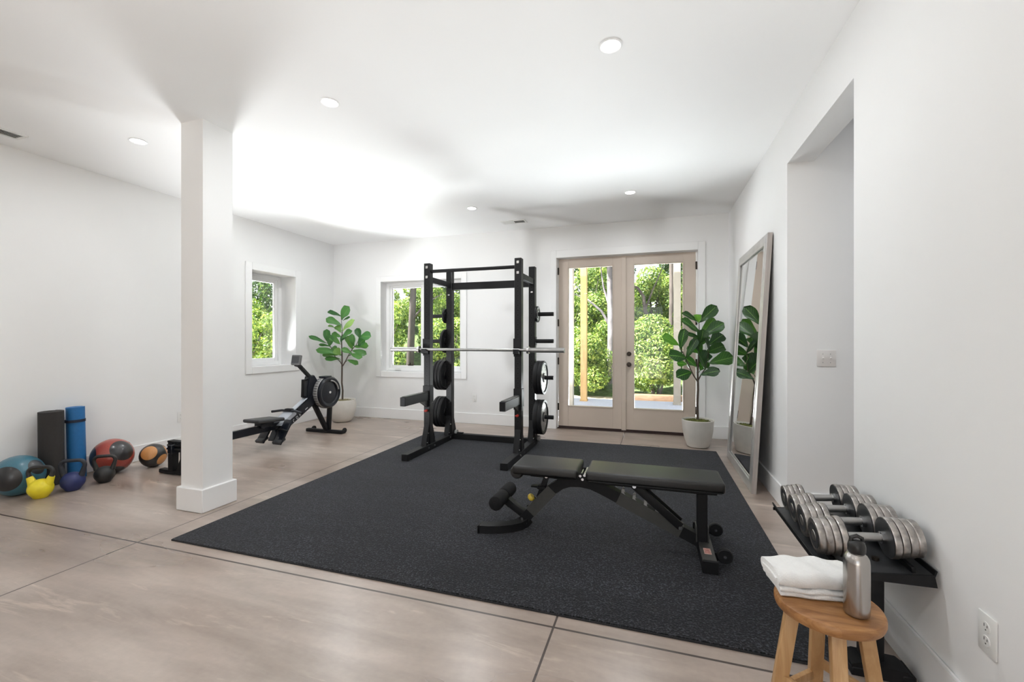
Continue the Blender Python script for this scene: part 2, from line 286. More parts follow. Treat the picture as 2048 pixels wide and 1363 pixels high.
SPLIT = {'side_lip', 'pivot_pin', 'screw', 'bolt', 'bolt_plate', 'foot_bolt', 'tray_bolt', 'seat_pad_frame', 'back_pad_frame', 'support_strut', 'horn_sleeve', 'piping', 'rear_slat', 'hinge_plate', 'hinge_bolt', 'ladder_tooth', 'post_bracket', 'end_lip', 'cover_strip', 'tray_rail', 'stem'}
class MB:
    def __init__(s): s.bm = bmesh.new(); s.mi = 0
    def _new(s, fs):
        for f in fs: f.material_index = s.mi
    def box(s, c, size, bev=0.0, seg=2, R=None):
        r = bmesh.ops.create_cube(s.bm, size=1.0)
        vs = r['verts']; bmesh.ops.scale(s.bm, vec=Vector(size), verts=vs)
        es = list({e for v in vs for e in v.link_edges}); fs = {f for v in vs for f in v.link_faces}
        if bev:
            q = bmesh.ops.bevel(s.bm, geom=es, offset=bev, segments=seg, affect='EDGES', profile=0.5)
            vs = [v for v in {v for f in q['faces'] for v in f.verts}]
            # collect the connected island
            seen = set(vs); st = list(vs)
            while st:
                v = st.pop()
                for e in v.link_edges:
                    o = e.other_vert(v)
                    if o not in seen: seen.add(o); st.append(o)
            vs = list(seen)
        if R is not None: bmesh.ops.transform(s.bm, matrix=R, verts=vs)
        bmesh.ops.translate(s.bm, vec=Vector(c), verts=vs)
        s._new({f for v in vs for f in v.link_faces})
        return vs
    def b2(s, lo, hi, bev=0.0, seg=2):
        lo, hi = Vector(lo), Vector(hi)
        return s.box((lo+hi)/2, hi-lo, bev, seg)
    def beam(s, p0, p1, w, h, up=(0, 0, 1), bev=0.0):
        """rectangular tube from p0 to p1: w across, h along up"""
        p0, p1 = Vector(p0), Vector(p1); d = p1-p0; L = d.length; x = d.normalized()
        y = Vector(up).cross(x)
        if y.length < 1e-4: y = Vector((0, 1, 0)).cross(x)
        y.normalize(); z = x.cross(y)
        R = Matrix((x, y, z)).transposed().to_4x4()
        return s.box((p0+p1)/2, (L, w, h), bev, 2, R)
    def cyl(s, p0, p1, r, r2=None, seg=20, caps=True):
        p0, p1 = Vector(p0), Vector(p1); d = p1-p0
        q = bmesh.ops.create_cone(s.bm, cap_ends=caps, cap_tris=False, segments=seg, radius1=r, radius2=r if r2 is None else r2, depth=d.length)
        R = d.to_track_quat('Z', 'Y').to_matrix().to_4x4()
        bmesh.ops.transform(s.bm, matrix=Matrix.Translation((p0+p1)/2) @ R, verts=q['verts'])
        s._new({f for v in q['verts'] for f in v.link_faces})
    def tube(s, pts, rad, seg=12, caps=True, closed=False):
        pts = [Vector(p) for p in pts]; n = len(pts)
        rads = rad if isinstance(rad, (list, tuple)) else [rad]*n
        rings = []; nrm = None
        for i, p in enumerate(pts):
            if closed: t = pts[(i+1) % n]-pts[i-1]
            else: t = pts[min(i+1, n-1)]-pts[max(i-1, 0)]
            t.normalize()
            if nrm is None:
                nrm = t.orthogonal().normalized()
            else:
                nrm = (nrm - t*nrm.dot(t)).normalized()
            bn = t.cross(nrm)
            rings.append([s.bm.verts.new(p+(nrm*math.cos(2*PI*k/seg)+bn*math.sin(2*PI*k/seg))*rads[i]) for k in range(seg)])
        fs = []
        for i in range(n if closed else n-1):
            a, b = rings[i], rings[(i+1) % n]
            for k in range(seg): fs.append(s.bm.faces.new((a[k], a[(k+1) % seg], b[(k+1) % seg], b[k])))
        if caps and not closed:
            fs.append(s.bm.faces.new(rings[0][::-1])); fs.append(s.bm.faces.new(rings[-1]))
        s._new(fs)
    def lathe(s, prof, o=(0, 0, 0), axis='Z', seg=32, close=False):
        """profile of (radius, height) turned about an axis"""
        o = Vector(o); rings = []
        A = {'Z': Matrix.Identity(3), 'X': Matrix(((0, 0, 1), (1, 0, 0), (0, 1, 0))), 'Y': Matrix(((0, 1, 0), (0, 0, 1), (1, 0, 0)))}[axis]
        for r, h in prof:
            if r < 1e-6: rings.append([s.bm.verts.new(o+A @ Vector((0, 0, h)))])
            else: rings.append([s.bm.verts.new(o+A @ Vector((r*math.cos(2*PI*k/seg), r*math.sin(2*PI*k/seg), h))) for k in range(seg)])
        fs = []; nn = len(rings)
        for i in range(nn if close else nn-1):
            a, b = rings[i], rings[(i+1) % nn]
            for k in range(seg):
                k2 = (k+1) % seg
                if len(a) == 1 and len(b) == 1: continue
                if len(a) == 1: fs.append(s.bm.faces.new((a[0], b[k2], b[k])))
                elif len(b) == 1: fs.append(s.bm.faces.new((a[k], a[k2], b[0])))
                else: fs.append(s.bm.faces.new((a[k], a[k2], b[k2], b[k])))
        s._new(fs)
    def prism(s, poly, ax, lo, hi):
        """polygon in the plane across axis ax ('X': (y,z), 'Y': (x,z), 'Z': (x,y)), pushed from lo to hi"""
        def P(p, h):
            return {'X': (h, p[0], p[1]), 'Y': (p[0], h, p[1]), 'Z': (p[0], p[1], h)}[ax]
        a = [s.bm.verts.new(P(p, lo)) for p in poly]; b = [s.bm.verts.new(P(p, hi)) for p in poly]
        fs = [s.bm.faces.new(a), s.bm.faces.new(b[::-1])]
        n = len(poly)
        for i in range(n): fs.append(s.bm.faces.new((a[i], b[i], b[(i+1) % n], a[(i+1) % n])))
        s._new(fs)
    def sweep(s, pts, prof, up=(0, 0, 1), caps=True):
        """open path, profile of (side, up) offsets"""
        pts = [Vector(p) for p in pts]; n = len(pts); rings = []; up = Vector(up)
        for i, p in enumerate(pts):
            t = (pts[min(i+1, n-1)]-pts[max(i-1, 0)]).normalized()
            sd = up.cross(t).normalized(); u = t.cross(sd)
            rings.append([s.bm.verts.new(p+sd*a+u*b) for a, b in prof])
        m = len(prof); fs = []
        for i in range(n-1):
            for k in range(m): fs.append(s.bm.faces.new((rings[i][k], rings[i][(k+1) % m], rings[i+1][(k+1) % m], rings[i+1][k])))
        if caps: fs.append(s.bm.faces.new(rings[0][::-1])); fs.append(s.bm.faces.new(rings[-1]))
        s._new(fs)
    def quad(s, a, b, c, d):
        f = s.bm.faces.new([s.bm.verts.new(p) for p in (a, b, c, d)]); s._new([f])
    def build(s, name, mats, parent=None, off=None, smooth=40):
        bm = s.bm
        if name in SPLIT:                                 # each loose piece becomes a part of its own
            left = set(bm.verts); isl = []
            while left:
                st = [left.pop()]; got = set(st)
                while st:
                    for e in st.pop().link_edges:
                        for v in e.verts:
                            if v not in got: got.add(v); left.discard(v); st.append(v)
                isl.append(got)
            if len(isl) > 1:
                first = None
                for got in isl:
                    q = MB(); mp = {v: q.bm.verts.new(v.co) for v in sorted(got, key=lambda v: v.index)}
                    for f in {f for v in got for f in v.link_faces}: q.bm.faces.new([mp[v] for v in f.verts]).material_index = f.material_index
                    o = q._finish(name, mats, parent, off, smooth); first = first or o
                bm.free(); return first
        return s._finish(name, mats, parent, off, smooth)
    def _finish(s, name, mats, parent, off, smooth):
        bm = s.bm
        if off is not None: bmesh.ops.translate(bm, vec=-Vector(off), verts=bm.verts)
        bmesh.ops.recalc_face_normals(bm, faces=bm.faces)
        if smooth:
            for f in bm.faces: f.smooth = True
            lim = math.radians(smooth)
            for e in bm.edges:
                if len(e.link_faces) == 2 and e.calc_face_angle(0) > lim: e.smooth = False
        me = bpy.data.meshes.new(name); bm.to_mesh(me); bm.free()
        for m in (mats if isinstance(mats, (list, tuple)) else [mats]): me.materials.append(m)
        o = bpy.data.objects.new(name, me); COL.objects.link(o)
        if parent is not None: o.parent = parent
        return o

def tag(o, label=None, cat=None, group=None, kind=None):
    if label: o['label'] = label
    if cat: o['category'] = cat
    if group: o['group'] = group
    if kind: o['kind'] = kind
    return o

def thing(name, label, cat, loc=(0, 0, 0), rz=0.0, group=None, rot=None):
    o = bpy.data.objects.new(name, None); COL.objects.link(o)
    o.location = loc; o.rotation_euler = rot or (0, 0, rz); o.empty_display_size = 0.1
    return tag(o, label, cat, group)

def struct(name, mb, m, parent=None, label=None, cat=None):
    o = mb.build(name, m, parent)
    if parent is None: tag(o, label, cat, None, 'structure')
    return o

def dup(root, loc, rz=0.0, label=None, group=None, scale=None):
    r = root.copy(); COL.objects.link(r); r.location = loc; r.rotation_euler = (0, 0, rz)
    if scale: r.scale = scale
    if label: r['label'] = label
    if group: r['group'] = group
    for ch in list(root.children):
        c = ch.copy(); COL.objects.link(c); c.parent = r
        for g in list(ch.children):
            d = g.copy(); COL.objects.link(d); d.parent = c
    return r

# ------------------------------------------------------------------ room shell
m = MB(); m.b2((-5.5, -3.2, -0.15), (2.9, 6.21, 0)); struct('floor', m, M['floor'], label='brown grey polished concrete floor with saw cut joints', cat='floor')
m = MB(); m.b2((-5.5, -3.2, HC), (2.9, 6.3, HC+0.15)); struct('ceiling', m, M['ceil'], label='flat white ceiling with recessed lights', cat='ceiling')

def wall_holes(mb, ax, t0, t1, a0, a1, z0, z1, holes):
    """a wall slab along one axis with rectangular holes (a0, a1, z0, z1), holes sorted along the wall"""
    def put(p, q, za, zb):
        if q-p < 1e-5 or zb-za < 1e-5: return
        if ax == 'X': mb.b2((p, t0, za), (q, t1, zb))
        else: mb.b2((t0, p, za), (t1, q, zb))
    cur = a0
    for h in holes:
        put(cur, h[0], z0, z1); put(h[0], h[1], z0, h[2]); put(h[0], h[1], h[3], z1); cur = h[1]
    put(cur, a1, z0, z1)

BW = (-4.14, -2.72, 0.755, 2.19)        # back window opening
DR = (-1.259, 0.587, 0.0, 2.41)         # french door opening
LW = (4.448, 5.194, 0.89, 2.197)        # left window opening (along y)
m = MB(); wall_holes(m, 'X', YB, YB+0.26, XL-0.34, 2.9, 0, HC, [BW, DR]); struct('wall_back', m, M['wall'], label='white back wall with window and french doors', cat='wall')
m = MB(); wall_holes(m, 'Y', XL-0.34, XL, -3.2, YB, 0, HC, [LW]); struct('wall_left', m, M['wall'], label='white left wall with one window', cat='wall')
m = MB(); wall_holes(m, 'Y', XR, XR+0.168, -3.2, YB, 0, HC, [(2.514, 3.59, 0, 2.52)]); struct('wall_right', m, M['wall'], label='white right wall with hallway opening', cat='wall')
m = MB(); m.b2((XR+0.168, 3.59, 0), (2.9, 3.71, HC)); m.b2((2.78, -3.2, 0), (2.9, 3.59, HC)); struct('wall_hallway', m, M['wall'], label='pale grey hallway wall with light switch beyond the opening', cat='wall')
m = MB(); wall_holes(m, 'X', -3.2, -3.0, -5.4, 2.9, 0, HC, [(-1.4, 0.4, 0.0, 2.40)]); struct('wall_front', m, M['wall'], label='white wall behind the camera with an added opening that lets in daylight', cat='wall')  # rear opening added to let fill daylight into the room

BBH, BBT = 0.16, 0.016
def bb(name, lo, hi):
    m = MB(); m.b2(lo, hi, 0.004, 1); struct(name, m, M['trim'], label='white baseboard', cat='baseboard')
m = MB()
for a, b in ((XL, -1.335), (0.672, XR)): m.b2((a, YB-BBT, 0), (b, YB, BBH), 0.004, 1)
struct('baseboard_back', m, M['trim'], label='white baseboard along back wall', cat='baseboard')
m = MB(); m.b2((XL, -3.0, 0), (XL+BBT, YB-BBT, BBH), 0.004, 1); struct('baseboard_left', m, M['trim'], label='white baseboard along left wall', cat='baseboard')
m = MB(); m.b2((XR-BBT, 3.574, 0), (XR, YB-BBT, BBH), 0.004, 1); m.b2((XR-BBT, -3.0, 0), (XR, 2.53, BBH), 0.004, 1); m.b2((XR, 3.574, 0), (2.78, 3.59, BBH), 0.004, 1)
struct('baseboard_right', m, M['trim'], label='white baseboard along right wall and hallway', cat='baseboard')

# the square post
m = MB(); m.b2((-3.303, 2.312, 0), (-3.085, 2.546, HC)); col = struct('column', m, M['wall'], label='square white column from floor to ceiling beside the rug', cat='column')
m = MB(); m.b2((-3.325, 2.290, 0), (-3.063, 2.568, 0.168), 0.004, 1)
m.build('base_trim', M['trim'], col)

# ------------------------------------------------------------------ windows
def ring(mb, ax, t0, t1, a0, a1, z0, z1, w, wt=None, wb=None, bev=0.003):
    """rectangular frame of bar width w, outer size a0..a1, z0..z1"""
    wt = wt or w; wb = wb or w
    def put(p, q, za, zb):
        if ax == 'X': mb.b2((p, t0, za), (q, t1, zb), bev, 1)
        else: mb.b2((t0, p, za), (t1, q, zb), bev, 1)
    put(a0, a0+w, z0, z1); put(a1-w, a1, z0, z1); put(a0+w, a1-w, z1-wt, z1); put(a0+w, a1-w, z0, z0+wb)

# window_1: left wall
w = tag(bpy.data.objects.new('window_1', None), 'tall white framed window in the left wall', 'window', None, 'structure'); COL.objects.link(w)
m = MB(); ring(m, 'Y', XL, XL+0.018, 4.354, 5.288, 0.80, 2.287, 0.094); m.build('casing', M['trim'], w)
m = MB(); ring(m, 'Y', XL-0.325, XL-0.255, LW[0], LW[1], LW[2], LW[3], 0.055); f = m.build('window_frame', M['trim'], w)
m = MB(); ring(m, 'Y', XL-0.315, XL-0.275, LW[0]+0.055, LW[1]-0.055, LW[2]+0.05, LW[3]-0.05, 0.05); m.build('sash', M['trim'], w)
m = MB(); m.b2((XL-0.300, LW[0]+0.10, LW[2]+0.095), (XL-0.294, LW[1]-0.10, LW[3]-0.095)); m.build('pane', M['glass'], w)
# window_2: back wall, two lights
w = tag(bpy.data.objects.new('window_2', None), 'wide white two pane window in the back wall', 'window', None, 'structure'); COL.objects.link(w)
m = MB(); ring(m, 'X', YB-0.018, YB, -4.225, -2.635, 0.665, 2.278, 0.088); m.build('casing', M['trim'], w)
m = MB(); ring(m, 'X', YB+0.15, YB+0.22, BW[0], BW[1], BW[2], BW[3], 0.06, 0.045, 0.045); m.b2((-3.465, YB+0.15, BW[2]+0.045), (-3.395, YB+0.22, BW[3]-0.045), 0.003, 1); m.build('window_frame', M['trim'], w)
for a, b in ((BW[0]+0.06, -3.465), (-3.395, BW[1]-0.06)):
    m = MB(); ring(m, 'X', YB+0.165, YB+0.205, a, b, BW[2]+0.045, BW[3]-0.045, 0.045); s = m.build('sash', M['trim'], w)
    m = MB(); m.b2((a+0.04, YB+0.182, BW[2]+0.085), (b-0.04, YB+0.188, BW[3]-0.085)); m.build('pane', M['glass'], s)
m = MB(); m.b2((-3.97, YB+0.118, 0.768), (-3.86, YB+0.152, 0.782), 0.004, 1); m.tube([(-3.86, YB+0.13, 0.785), (-3.90, YB+0.12, 0.79), (-3.95, YB+0.118, 0.788)], 0.006, 8); m.build('crank', M['plastic'], w)
m = MB(); m.b2((-3.74, YB+0.15, 0.842), (-3.64, YB+0.166, 0.862), 0.004, 1); m.box((-3.69, YB+0.148, 0.872), (0.03, 0.012, 0.03), 0.004, 1); m.build('latch', M['bronze'], w)

# ------------------------------------------------------------------ french doors
m = MB(); ring_t = 0.018
m.b2((-1.337, YB-0.018, 0), (DR[0], YB, 2.515), 0.003, 1); m.b2((DR[1], YB-0.018, 0), (0.672, YB, 2.515), 0.003, 1); m.b2((DR[0], YB-0.018, DR[3]), (DR[1], YB, 2.515), 0.003, 1)
struct('trim_1', m, M['trim'], label='white casing around the french doors', cat='trim')
def door_leaf(name, x0, x1, g0, g1, hinge_x, knob, label):
    d = tag(bpy.data.objects.new(name, None), label, 'door', None, 'structure'); COL.objects.link(d)
    y0, y1 = 6.115, 6.160; z0, z1 = 0.022, 2.404
    m = MB()
    m.b2((x0, y0, z0), (g0, y1, z1), 0.002, 1); m.b2((g1, y0, z0), (x1, y1, z1), 0.002, 1)
    m.b2((g0, y0, 2.278), (g1, y1, z1)); m.b2((g0, y0, z0), (g1, y1, 0.322))
    m.build('door_panel', M['door'], d)
    m = MB(); ring(m, 'X', y0-0.006, y1+0.004, g0-0.012, g1+0.012, 0.310, 2.290, 0.016); m.build('glazing_bead', M['door'], d)
    m = MB(); m.b2((g0, 6.135, 0.322), (g1, 6.141, 2.278)); m.build('pane', M['glass'], d)
    m = MB(); m.b2((x0, 6.105, 0.006), (x1, 6.16, 0.034)); m.build('door_sweep', M['sweep'], d)
    for z in (2.235, 1.50, 0.955, 0.305) if hinge_x < 0 else (2.225, 1.5, 0.955, 0.335):
        m = MB(); m.cyl((hinge_x, 6.108, z-0.05), (hinge_x, 6.108, z+0.05), 0.008, seg=10); m.b2((hinge_x-0.012, 6.110, z-0.05), (hinge_x+0.012, 6.116, z+0.05)); m.build('hinge', M['bronze'], d)
    return d
door_leaf('door_1', -1.245, -0.343, -1.107, -0.489, -1.250, False, 'left taupe french door with full glass pane')
d = door_leaf('door_2', -0.337, 0.569, -0.207, 0.415, 0.576, True, 'right taupe french door with full glass pane and bronze knob')
m = MB(); m.b2((-0.372, 6.100, 0.022), (-0.310, 6.117, 2.404), 0.003, 1); m.build('astragal', M['door'], d)
kx = -0.272
m = MB(); m.lathe([(0, 0), (0.030, 0), (0.030, -0.006), (0.024, -0.012), (0, -0.014)], (kx, 6.115, 1.065), 'Y', 24); m.box((kx, 6.098, 1.065), (0.008, 0.012, 0.028), 0.003, 1); m.build('deadbolt', M['bronze'], d)
m = MB(); m.lathe([(0, 0), (0.032, 0), (0.032, -0.008), (0.012, -0.012), (0.011, -0.028), (0.024, -0.036), (0.030, -0.048), (0.024, -0.062), (0, -0.066)], (kx, 6.115, 0.92), 'Y', 24); m.build('knob', M['bronze'], d)
m = MB(); m.b2((DR[0], 6.08, 0.0), (DR[1], 6.30, 0.010), 0.002, 1)
struct('trim_2', m, M['sweep'], label='dark threshold under the french doors', cat='trim')
m = MB(); m.b2((DR[0], 6.118, 0), (-1.249, 6.29, DR[3])); m.b2((0.573, 6.118, 0), (DR[1], 6.29, DR[3])); m.b2((-1.249, 6.118, 2.406), (0.573, 6.29, DR[3]))
struct('trim_3', m, M['trim'], label='white jamb around the french doors', cat='trim')

# ------------------------------------------------------------------ ceiling fixtures
LENS_W = 7.7
def downlight_proto():
    t = thing('ceiling_downlight', '', 'ceiling light')
    m = MB(); m.lathe([(0.050, 0.0), (0.062, -0.001), (0.064, -0.004), (0.056, -0.007), (0.049, -0.004)], seg=36, close=True); m.build('trim_ring', M['trim'], t)
    m = MB(); m.lathe([(0.0495, -0.001), (0.0495, -0.0035), (0, -0.0045)], seg=32); m.build('lens', M['lens'], t)
    return t
dl = downlight_proto(); first = True
dlab = {(0, 0): 'recessed ceiling light nearest the left wall vent', (1, 0): 'recessed ceiling light just right of the column', (2, 0): 'large looking recessed ceiling light nearest the camera on the right',
        (0, 1): 'faint recessed ceiling light above the corner fig tree', (1, 1): 'recessed ceiling light beside the ceiling vent in front of the rack', (2, 1): 'recessed ceiling light in front of the french doors'}
LX = (-3.93, -2.06, -0.205); LY = (2.415, 4.86, -0.03, -2.4)  # last two rows: unseen fill lamps added behind the camera, no fixtures
for j, y in enumerate(LY):
    for i, x in enumerate(LX):
        lab = dlab.get((i, j), 'added fill lamp out of view behind the camera')
        if j < 2:
            if first: o = dl; o.location = (x, y, HC); o['label'] = lab; o['group'] = 'recessed lights in the ceiling'; first = False
            else: o = dup(dl, (x, y, HC), 0, lab, 'recessed lights in the ceiling')
        ld = bpy.data.lights.new('downlight_and_fill_lamp', 'AREA'); ld.shape = 'DISK'; ld.size = 0.09; ld.energy = LENS_W if j < 2 else LENS_W*0.55
        ld.color = (0.95, 0.98, 1.0)
        lo = bpy.data.objects.new('downlight_and_fill_lamp', ld); COL.objects.link(lo); lo.location = (x, y, HC-0.008)

ld = bpy.data.lights.new('downlight_and_fill_lamp', 'AREA'); ld.shape = 'DISK'; ld.size = 0.09; ld.energy = 11.0; ld.color = (0.95, 0.98, 1.0)  # unseen lamp without fixture, added to brighten the hallway
lo = bpy.data.objects.new('downlight_and_fill_lamp', ld); COL.objects.link(lo); lo.location = (1.9, 2.2, HC-0.008)
def ceiling_vent(loc, rz, label, tilts):
    t = thing('ceiling_vent', label, 'vent', loc, rz, 'ceiling vents')
    L, W = 0.34, 0.15
    m = MB(); ring_pts = None
    m.b2((-L/2, -W/2, -0.008), (-L/2+0.022, W/2, 0)); m.b2((L/2-0.022, -W/2, -0.008), (L/2, W/2, 0)); m.b2((-L/2+0.022, -W/2, -0.008), (L/2-0.022, -W/2+0.022, 0)); m.b2((-L/2+0.022, W/2-0.022, -0.008), (L/2-0.022, W/2, 0)); m.b2((-0.007, -W/2, -0.008), (0.007, W/2, 0))
    m.build('frame', M['plastic'], t)
    m = MB(); m.b2((-L/2+0.015, -W/2+0.015, -0.0015), (L/2-0.015, W/2-0.015, -0.0005)); m.build('backing', M['duct'], t)
    for side, tilt in ((-1, tilts[0]), (1, tilts[1])):
        for k in range(4):
            m = MB(); m.box((side*(L/4-0.005), -0.040+k*0.027, -0.005), (L/2-0.035, 0.012, 0.0012), 0, 1, rotm('X', tilt)); m.build('slat', M['plastic'], t)
ceiling_vent((-1.752, 5.585, HC), 0, 'white ceiling vent with two louvre bays near the back wall', (-0.75, 0.75))
ceiling_vent((-4.74, 1.93, HC), PI/2, 'white ceiling vent at the left edge beside the left wall', (0.75, 0.75))

# ------------------------------------------------------------------ outlets and switch
def outlet(loc, rz, label, kind='duplex'):
    t = thing('wall_outlet', label, 'outlet', loc, rz, 'wall outlets')     # faces local -y
    m = MB(); m.b2((-0.036, -0.006, -0.058), (0.036, 0, 0.058), 0.003, 2); m.build('cover_plate', M['plastic'], t)
    for z in (0.020, -0.020):
        m = MB(); m.lathe([(0, -0.0075), (0.0155, -0.0075), (0.0165, -0.006)], (0, 0, z), 'Y', 24); r = m.build('receptacle', M['plastic'], t)
        m = MB()
        for dx, h in ((-0.006, 0.009), (0.006, 0.007)): m.b2((dx-0.001, -0.0082, z+0.001), (dx+0.001, -0.0074, z+0.001+h))
        m.cyl((0, -0.0082, z-0.007), (0, -0.0074, z-0.007), 0.0022, seg=10); m.build('slots', M['slot'], r)
outlet((-2.511, YB, 0.39), 0, 'white outlet on the back wall behind the power rack')
outlet((XL, 3.535, 0.382), PI/2, 'white outlet on the left wall half hidden by the column')
outlet((XR, 1.632, 0.381), -PI/2, 'white outlet on the right wall near the stool')
t = thing('light_switch', 'pale double toggle switch plate on the hallway wall', 'switch', (1.186, 3.59, 1.118))
m = MB(); m.b2((-0.058, -0.007, -0.058), (0.058, 0, 0.058), 0.003, 2); m.build('cover_plate', M['switch'], t)
for dx in (-0.023, 0.023):
    m = MB(); m.box((dx, -0.013, 0.002), (0.010, 0.016, 0.012), 0.002, 1, rotm('X', 0.5)); m.b2((dx-0.006, -0.0085, -0.013), (dx+0.006, -0.006, 0.013)); m.build('toggle', M['switch'], t)
m = MB()
for dx in (-0.023, 0.023):
    for z in (0.030, -0.030): m.cyl((dx, -0.0082, z), (dx, -0.0065, z), 0.003, seg=10)
m.build('screw', M['silverp'], t)

# ------------------------------------------------------------------ rug
t = thing('area_rug', 'large dark charcoal rug under the rack and bench', 'rug', (-1.0, 3.6, 0))
m = MB(); m.b2((-2.833, 1.928, 0.003), (0.702, 5.295, 0.012), 0.002, 1); m.build('pile', M['rug'], t, (-1.0, 3.6, 0))
m = MB(); m.b2((-2.836, 1.925, 0.0), (0.705, 5.298, 0.008)); m.build('backing', M['rugedge'], t, (-1.0, 3.6, 0))
RZ = 0.012                                                # top of the rug

# ------------------------------------------------------------------ power rack
RX0, RX1, RYF, RYB, RT, RH = -2.388, -1.320, 4.385, 4.945, 0.076, 2.112
RB = (-1.854, 4.5, RZ)
t = rack = thing('power_rack', 'tall black steel power rack standing on the rug', 'power rack', RB)
def part(name, mb, mt, parent=None, off=RB, smooth=40): return mb.build(name, mt, parent or t, off, smooth)
for x in (RX0, RX1):
    m = MB(); m.b2((x-RT/2, 3.885, RZ), (x+RT/2, 5.03, RZ+0.07), 0.004, 1); part('base_tube', m, M['black'])
    for y in (RYF, RYB):
        m = MB(); m.b2((x-RT/2, y-RT/2, RZ+0.07), (x+RT/2, y+RT/2, RH), 0.004, 1); up = part('upright', m, M['perf'])
        m = MB()
        for z in (RH-0.045, RH-0.155):
            if y == RYF: m.box((x, y-RT/2-0.003, z), (0.028, 0.007, 0.03), 0.002, 1)
        if y == RYB: m.box((x, y-RT/2-0.003, RH-0.30), (0.026, 0.007, 0.018), 0.002, 1)
        part('bolt_plate', m, M['chrome'], up)
        for s in (-1, 1):
            m = MB(); m.prism([(y+s*RT/2, RZ+0.07), (y+s*(RT/2+0.075), RZ+0.07), (y+s*(RT/2+0.065), RZ+0.12), (y+s*RT/2, RZ+0.30)], 'X', x-0.030, x+0.030); part('gusset', m, M['black'])
            m = MB()
            for q in ((0.022, 0.20), (0.050, 0.10)):
                m.cyl((x+0.030, y+s*(RT/2+q[0]), RZ+q[1]), (x+0.037, y+s*(RT/2+q[0]), RZ+q[1]), 0.009, seg=8)
            m.cyl((x+RT/2, y+s*(RT/2+0.03), RZ+0.04), (x+RT/2+0.008, y+s*(RT/2+0.03), RZ+0.04), 0.010, seg=8)
            part('bolt', m, M['chrome'])
    m = MB(); m.b2((x-0.025, RYF+RT/2, RH-0.21), (x+0.025, RYB-RT/2, RH-0.145), 0.003, 1); part('top_side_beam', m, M['black'])
m = MB(); m.cyl((RX0+RT/2, RYF, RH-0.088), (RX1-RT/2, RYF, RH-0.088), 0.019, seg=16); part('pull_up_bar', m, M['black'])
m = MB(); m.b2((RX0+RT/2, RYB-0.025, RH-0.235), (RX1-RT/2, RYB+0.025, RH-0.15), 0.003, 1); part('top_rear_beam', m, M['black'])
m = MB(); m.b2((RX0+RT/2, RYB+0.01, RZ), (RX1-RT/2, RYB+0.08, RZ+0.07), 0.004, 1); m.b2((RX0+0.08, RYB+0.02, RZ+0.07), (RX0+0.16, RYB+0.06, RZ+0.085), 0.003, 1); part('base_rear_beam', m, M['black'])
for x in (RX0, RX1):                                      # rear transport wheels by the tube ends
    m = MB(); m.lathe([(0, -0.015), (0.034, -0.015), (0.038, -0.009), (0.038, 0.009), (0.034, 0.015), (0, 0.015)], (x+RT/2+0.022, 5.0, RZ+0.075), 'X', 20); wv = part('wheel', m, M['silverp'])
    m = MB(); m.cyl((x+RT/2-0.002, 5.0, RZ+0.075), (x+RT/2+0.044, 5.0, RZ+0.075), 0.009, seg=8); part('axle', m, M['chrome'], wv)
for x in (RX0, RX1):                                      # spotter arms
    m = MB(); m.b2((x-0.030, 3.845, 0.577), (x+0.030, RYF-RT/2-0.004, 0.668), 0.004, 1); a = part('spotter_arm', m, M['black'])
    m = MB(); m.b2((x-0.024, 3.87, 0.668), (x+0.024, RYF-RT/2-0.01, 0.674), 0.002, 1); part('arm_liner', m, M['greym'], a)
    m = MB(); m.b2((x-RT/2-0.006, RYF-RT/2-0.008, 0.52), (x+RT/2+0.006, RYF-RT/2-0.0005, 0.74), 0.002, 1); m.b2((x-RT/2-0.007, RYF-RT/2-0.008, 0.55), (x-RT/2-0.001, RYF+RT/2, 0.74), 0.002, 1); m.b2((x+RT/2+0.001, RYF-RT/2-0.008, 0.55), (x+RT/2+0.007, RYF+RT/2, 0.74), 0.002, 1); part('arm_bracket', m, M['black'], a)
    m = MB(); m.prism([(RYF-RT/2-0.008, 0.577), (RYF-RT/2-0.16, 0.577), (RYF-RT/2-0.008, 0.50)], 'X', x-0.012, x+0.012); part('arm_brace', m, M['greym'], a)
    m = MB(); m.cyl((x, RYF-RT/2-0.03, 0.46), (x, RYF-RT/2, 0.46), 0.014, seg=12); m.tube([(x-0.018, RYF-RT/2-0.03, 0.46), (x, RYF-RT/2-0.04, 0.46), (x+0.018, RYF-RT/2-0.03, 0.46)], 0.006, 8); part('locking_pin', m, M['red'], a)
BARY, BARZ = RYF-RT/2-0.045, 1.146
for x in (RX0, RX1):                                      # j hooks that carry the barbell
    m = MB()
    m.b2((x-RT/2-0.005, RYF-RT/2-0.010, BARZ-0.07), (x+RT/2+0.005, RYF-RT/2-0.0005, BARZ+0.12), 0.002, 1)
    m.b2((x-RT/2-0.009, RYF-RT/2-0.010, BARZ-0.03), (x-RT/2-0.001, RYF+RT/2+0.01, BARZ+0.12), 0.002, 1)
    m.prism([(RYF-RT/2-0.008, BARZ-0.055), (RYF-RT/2-0.075, BARZ-0.040), (RYF-RT/2-0.080, BARZ+0.008), (RYF-RT/2-0.066, BARZ+0.008), (RYF-RT/2-0.062, BARZ-0.0165), (RYF-RT/2-0.008, BARZ-0.0165)], 'X', x-0.030, x+0.030)
    part('barbell_hook', m, M['black'])
PEGS = (1.553, 1.238, 0.812, 0.352)
for s, x, e in ((-1, RX0, -2.665), (1, RX1, -1.068)):
    for z in PEGS:
        m = MB(); m.cyl((x+s*RT/2, RYB, z), (e, RYB, z), 0.0235, seg=20)
        m.b2((min(x+s*RT/2, x+s*(RT/2+0.006)), RYB-0.035, z-0.05), (max(x+s*RT/2, x+s*(RT/2+0.006)), RYB+0.035, z+0.05), 0.001, 1)
        part('storage_peg', m, M['black'])

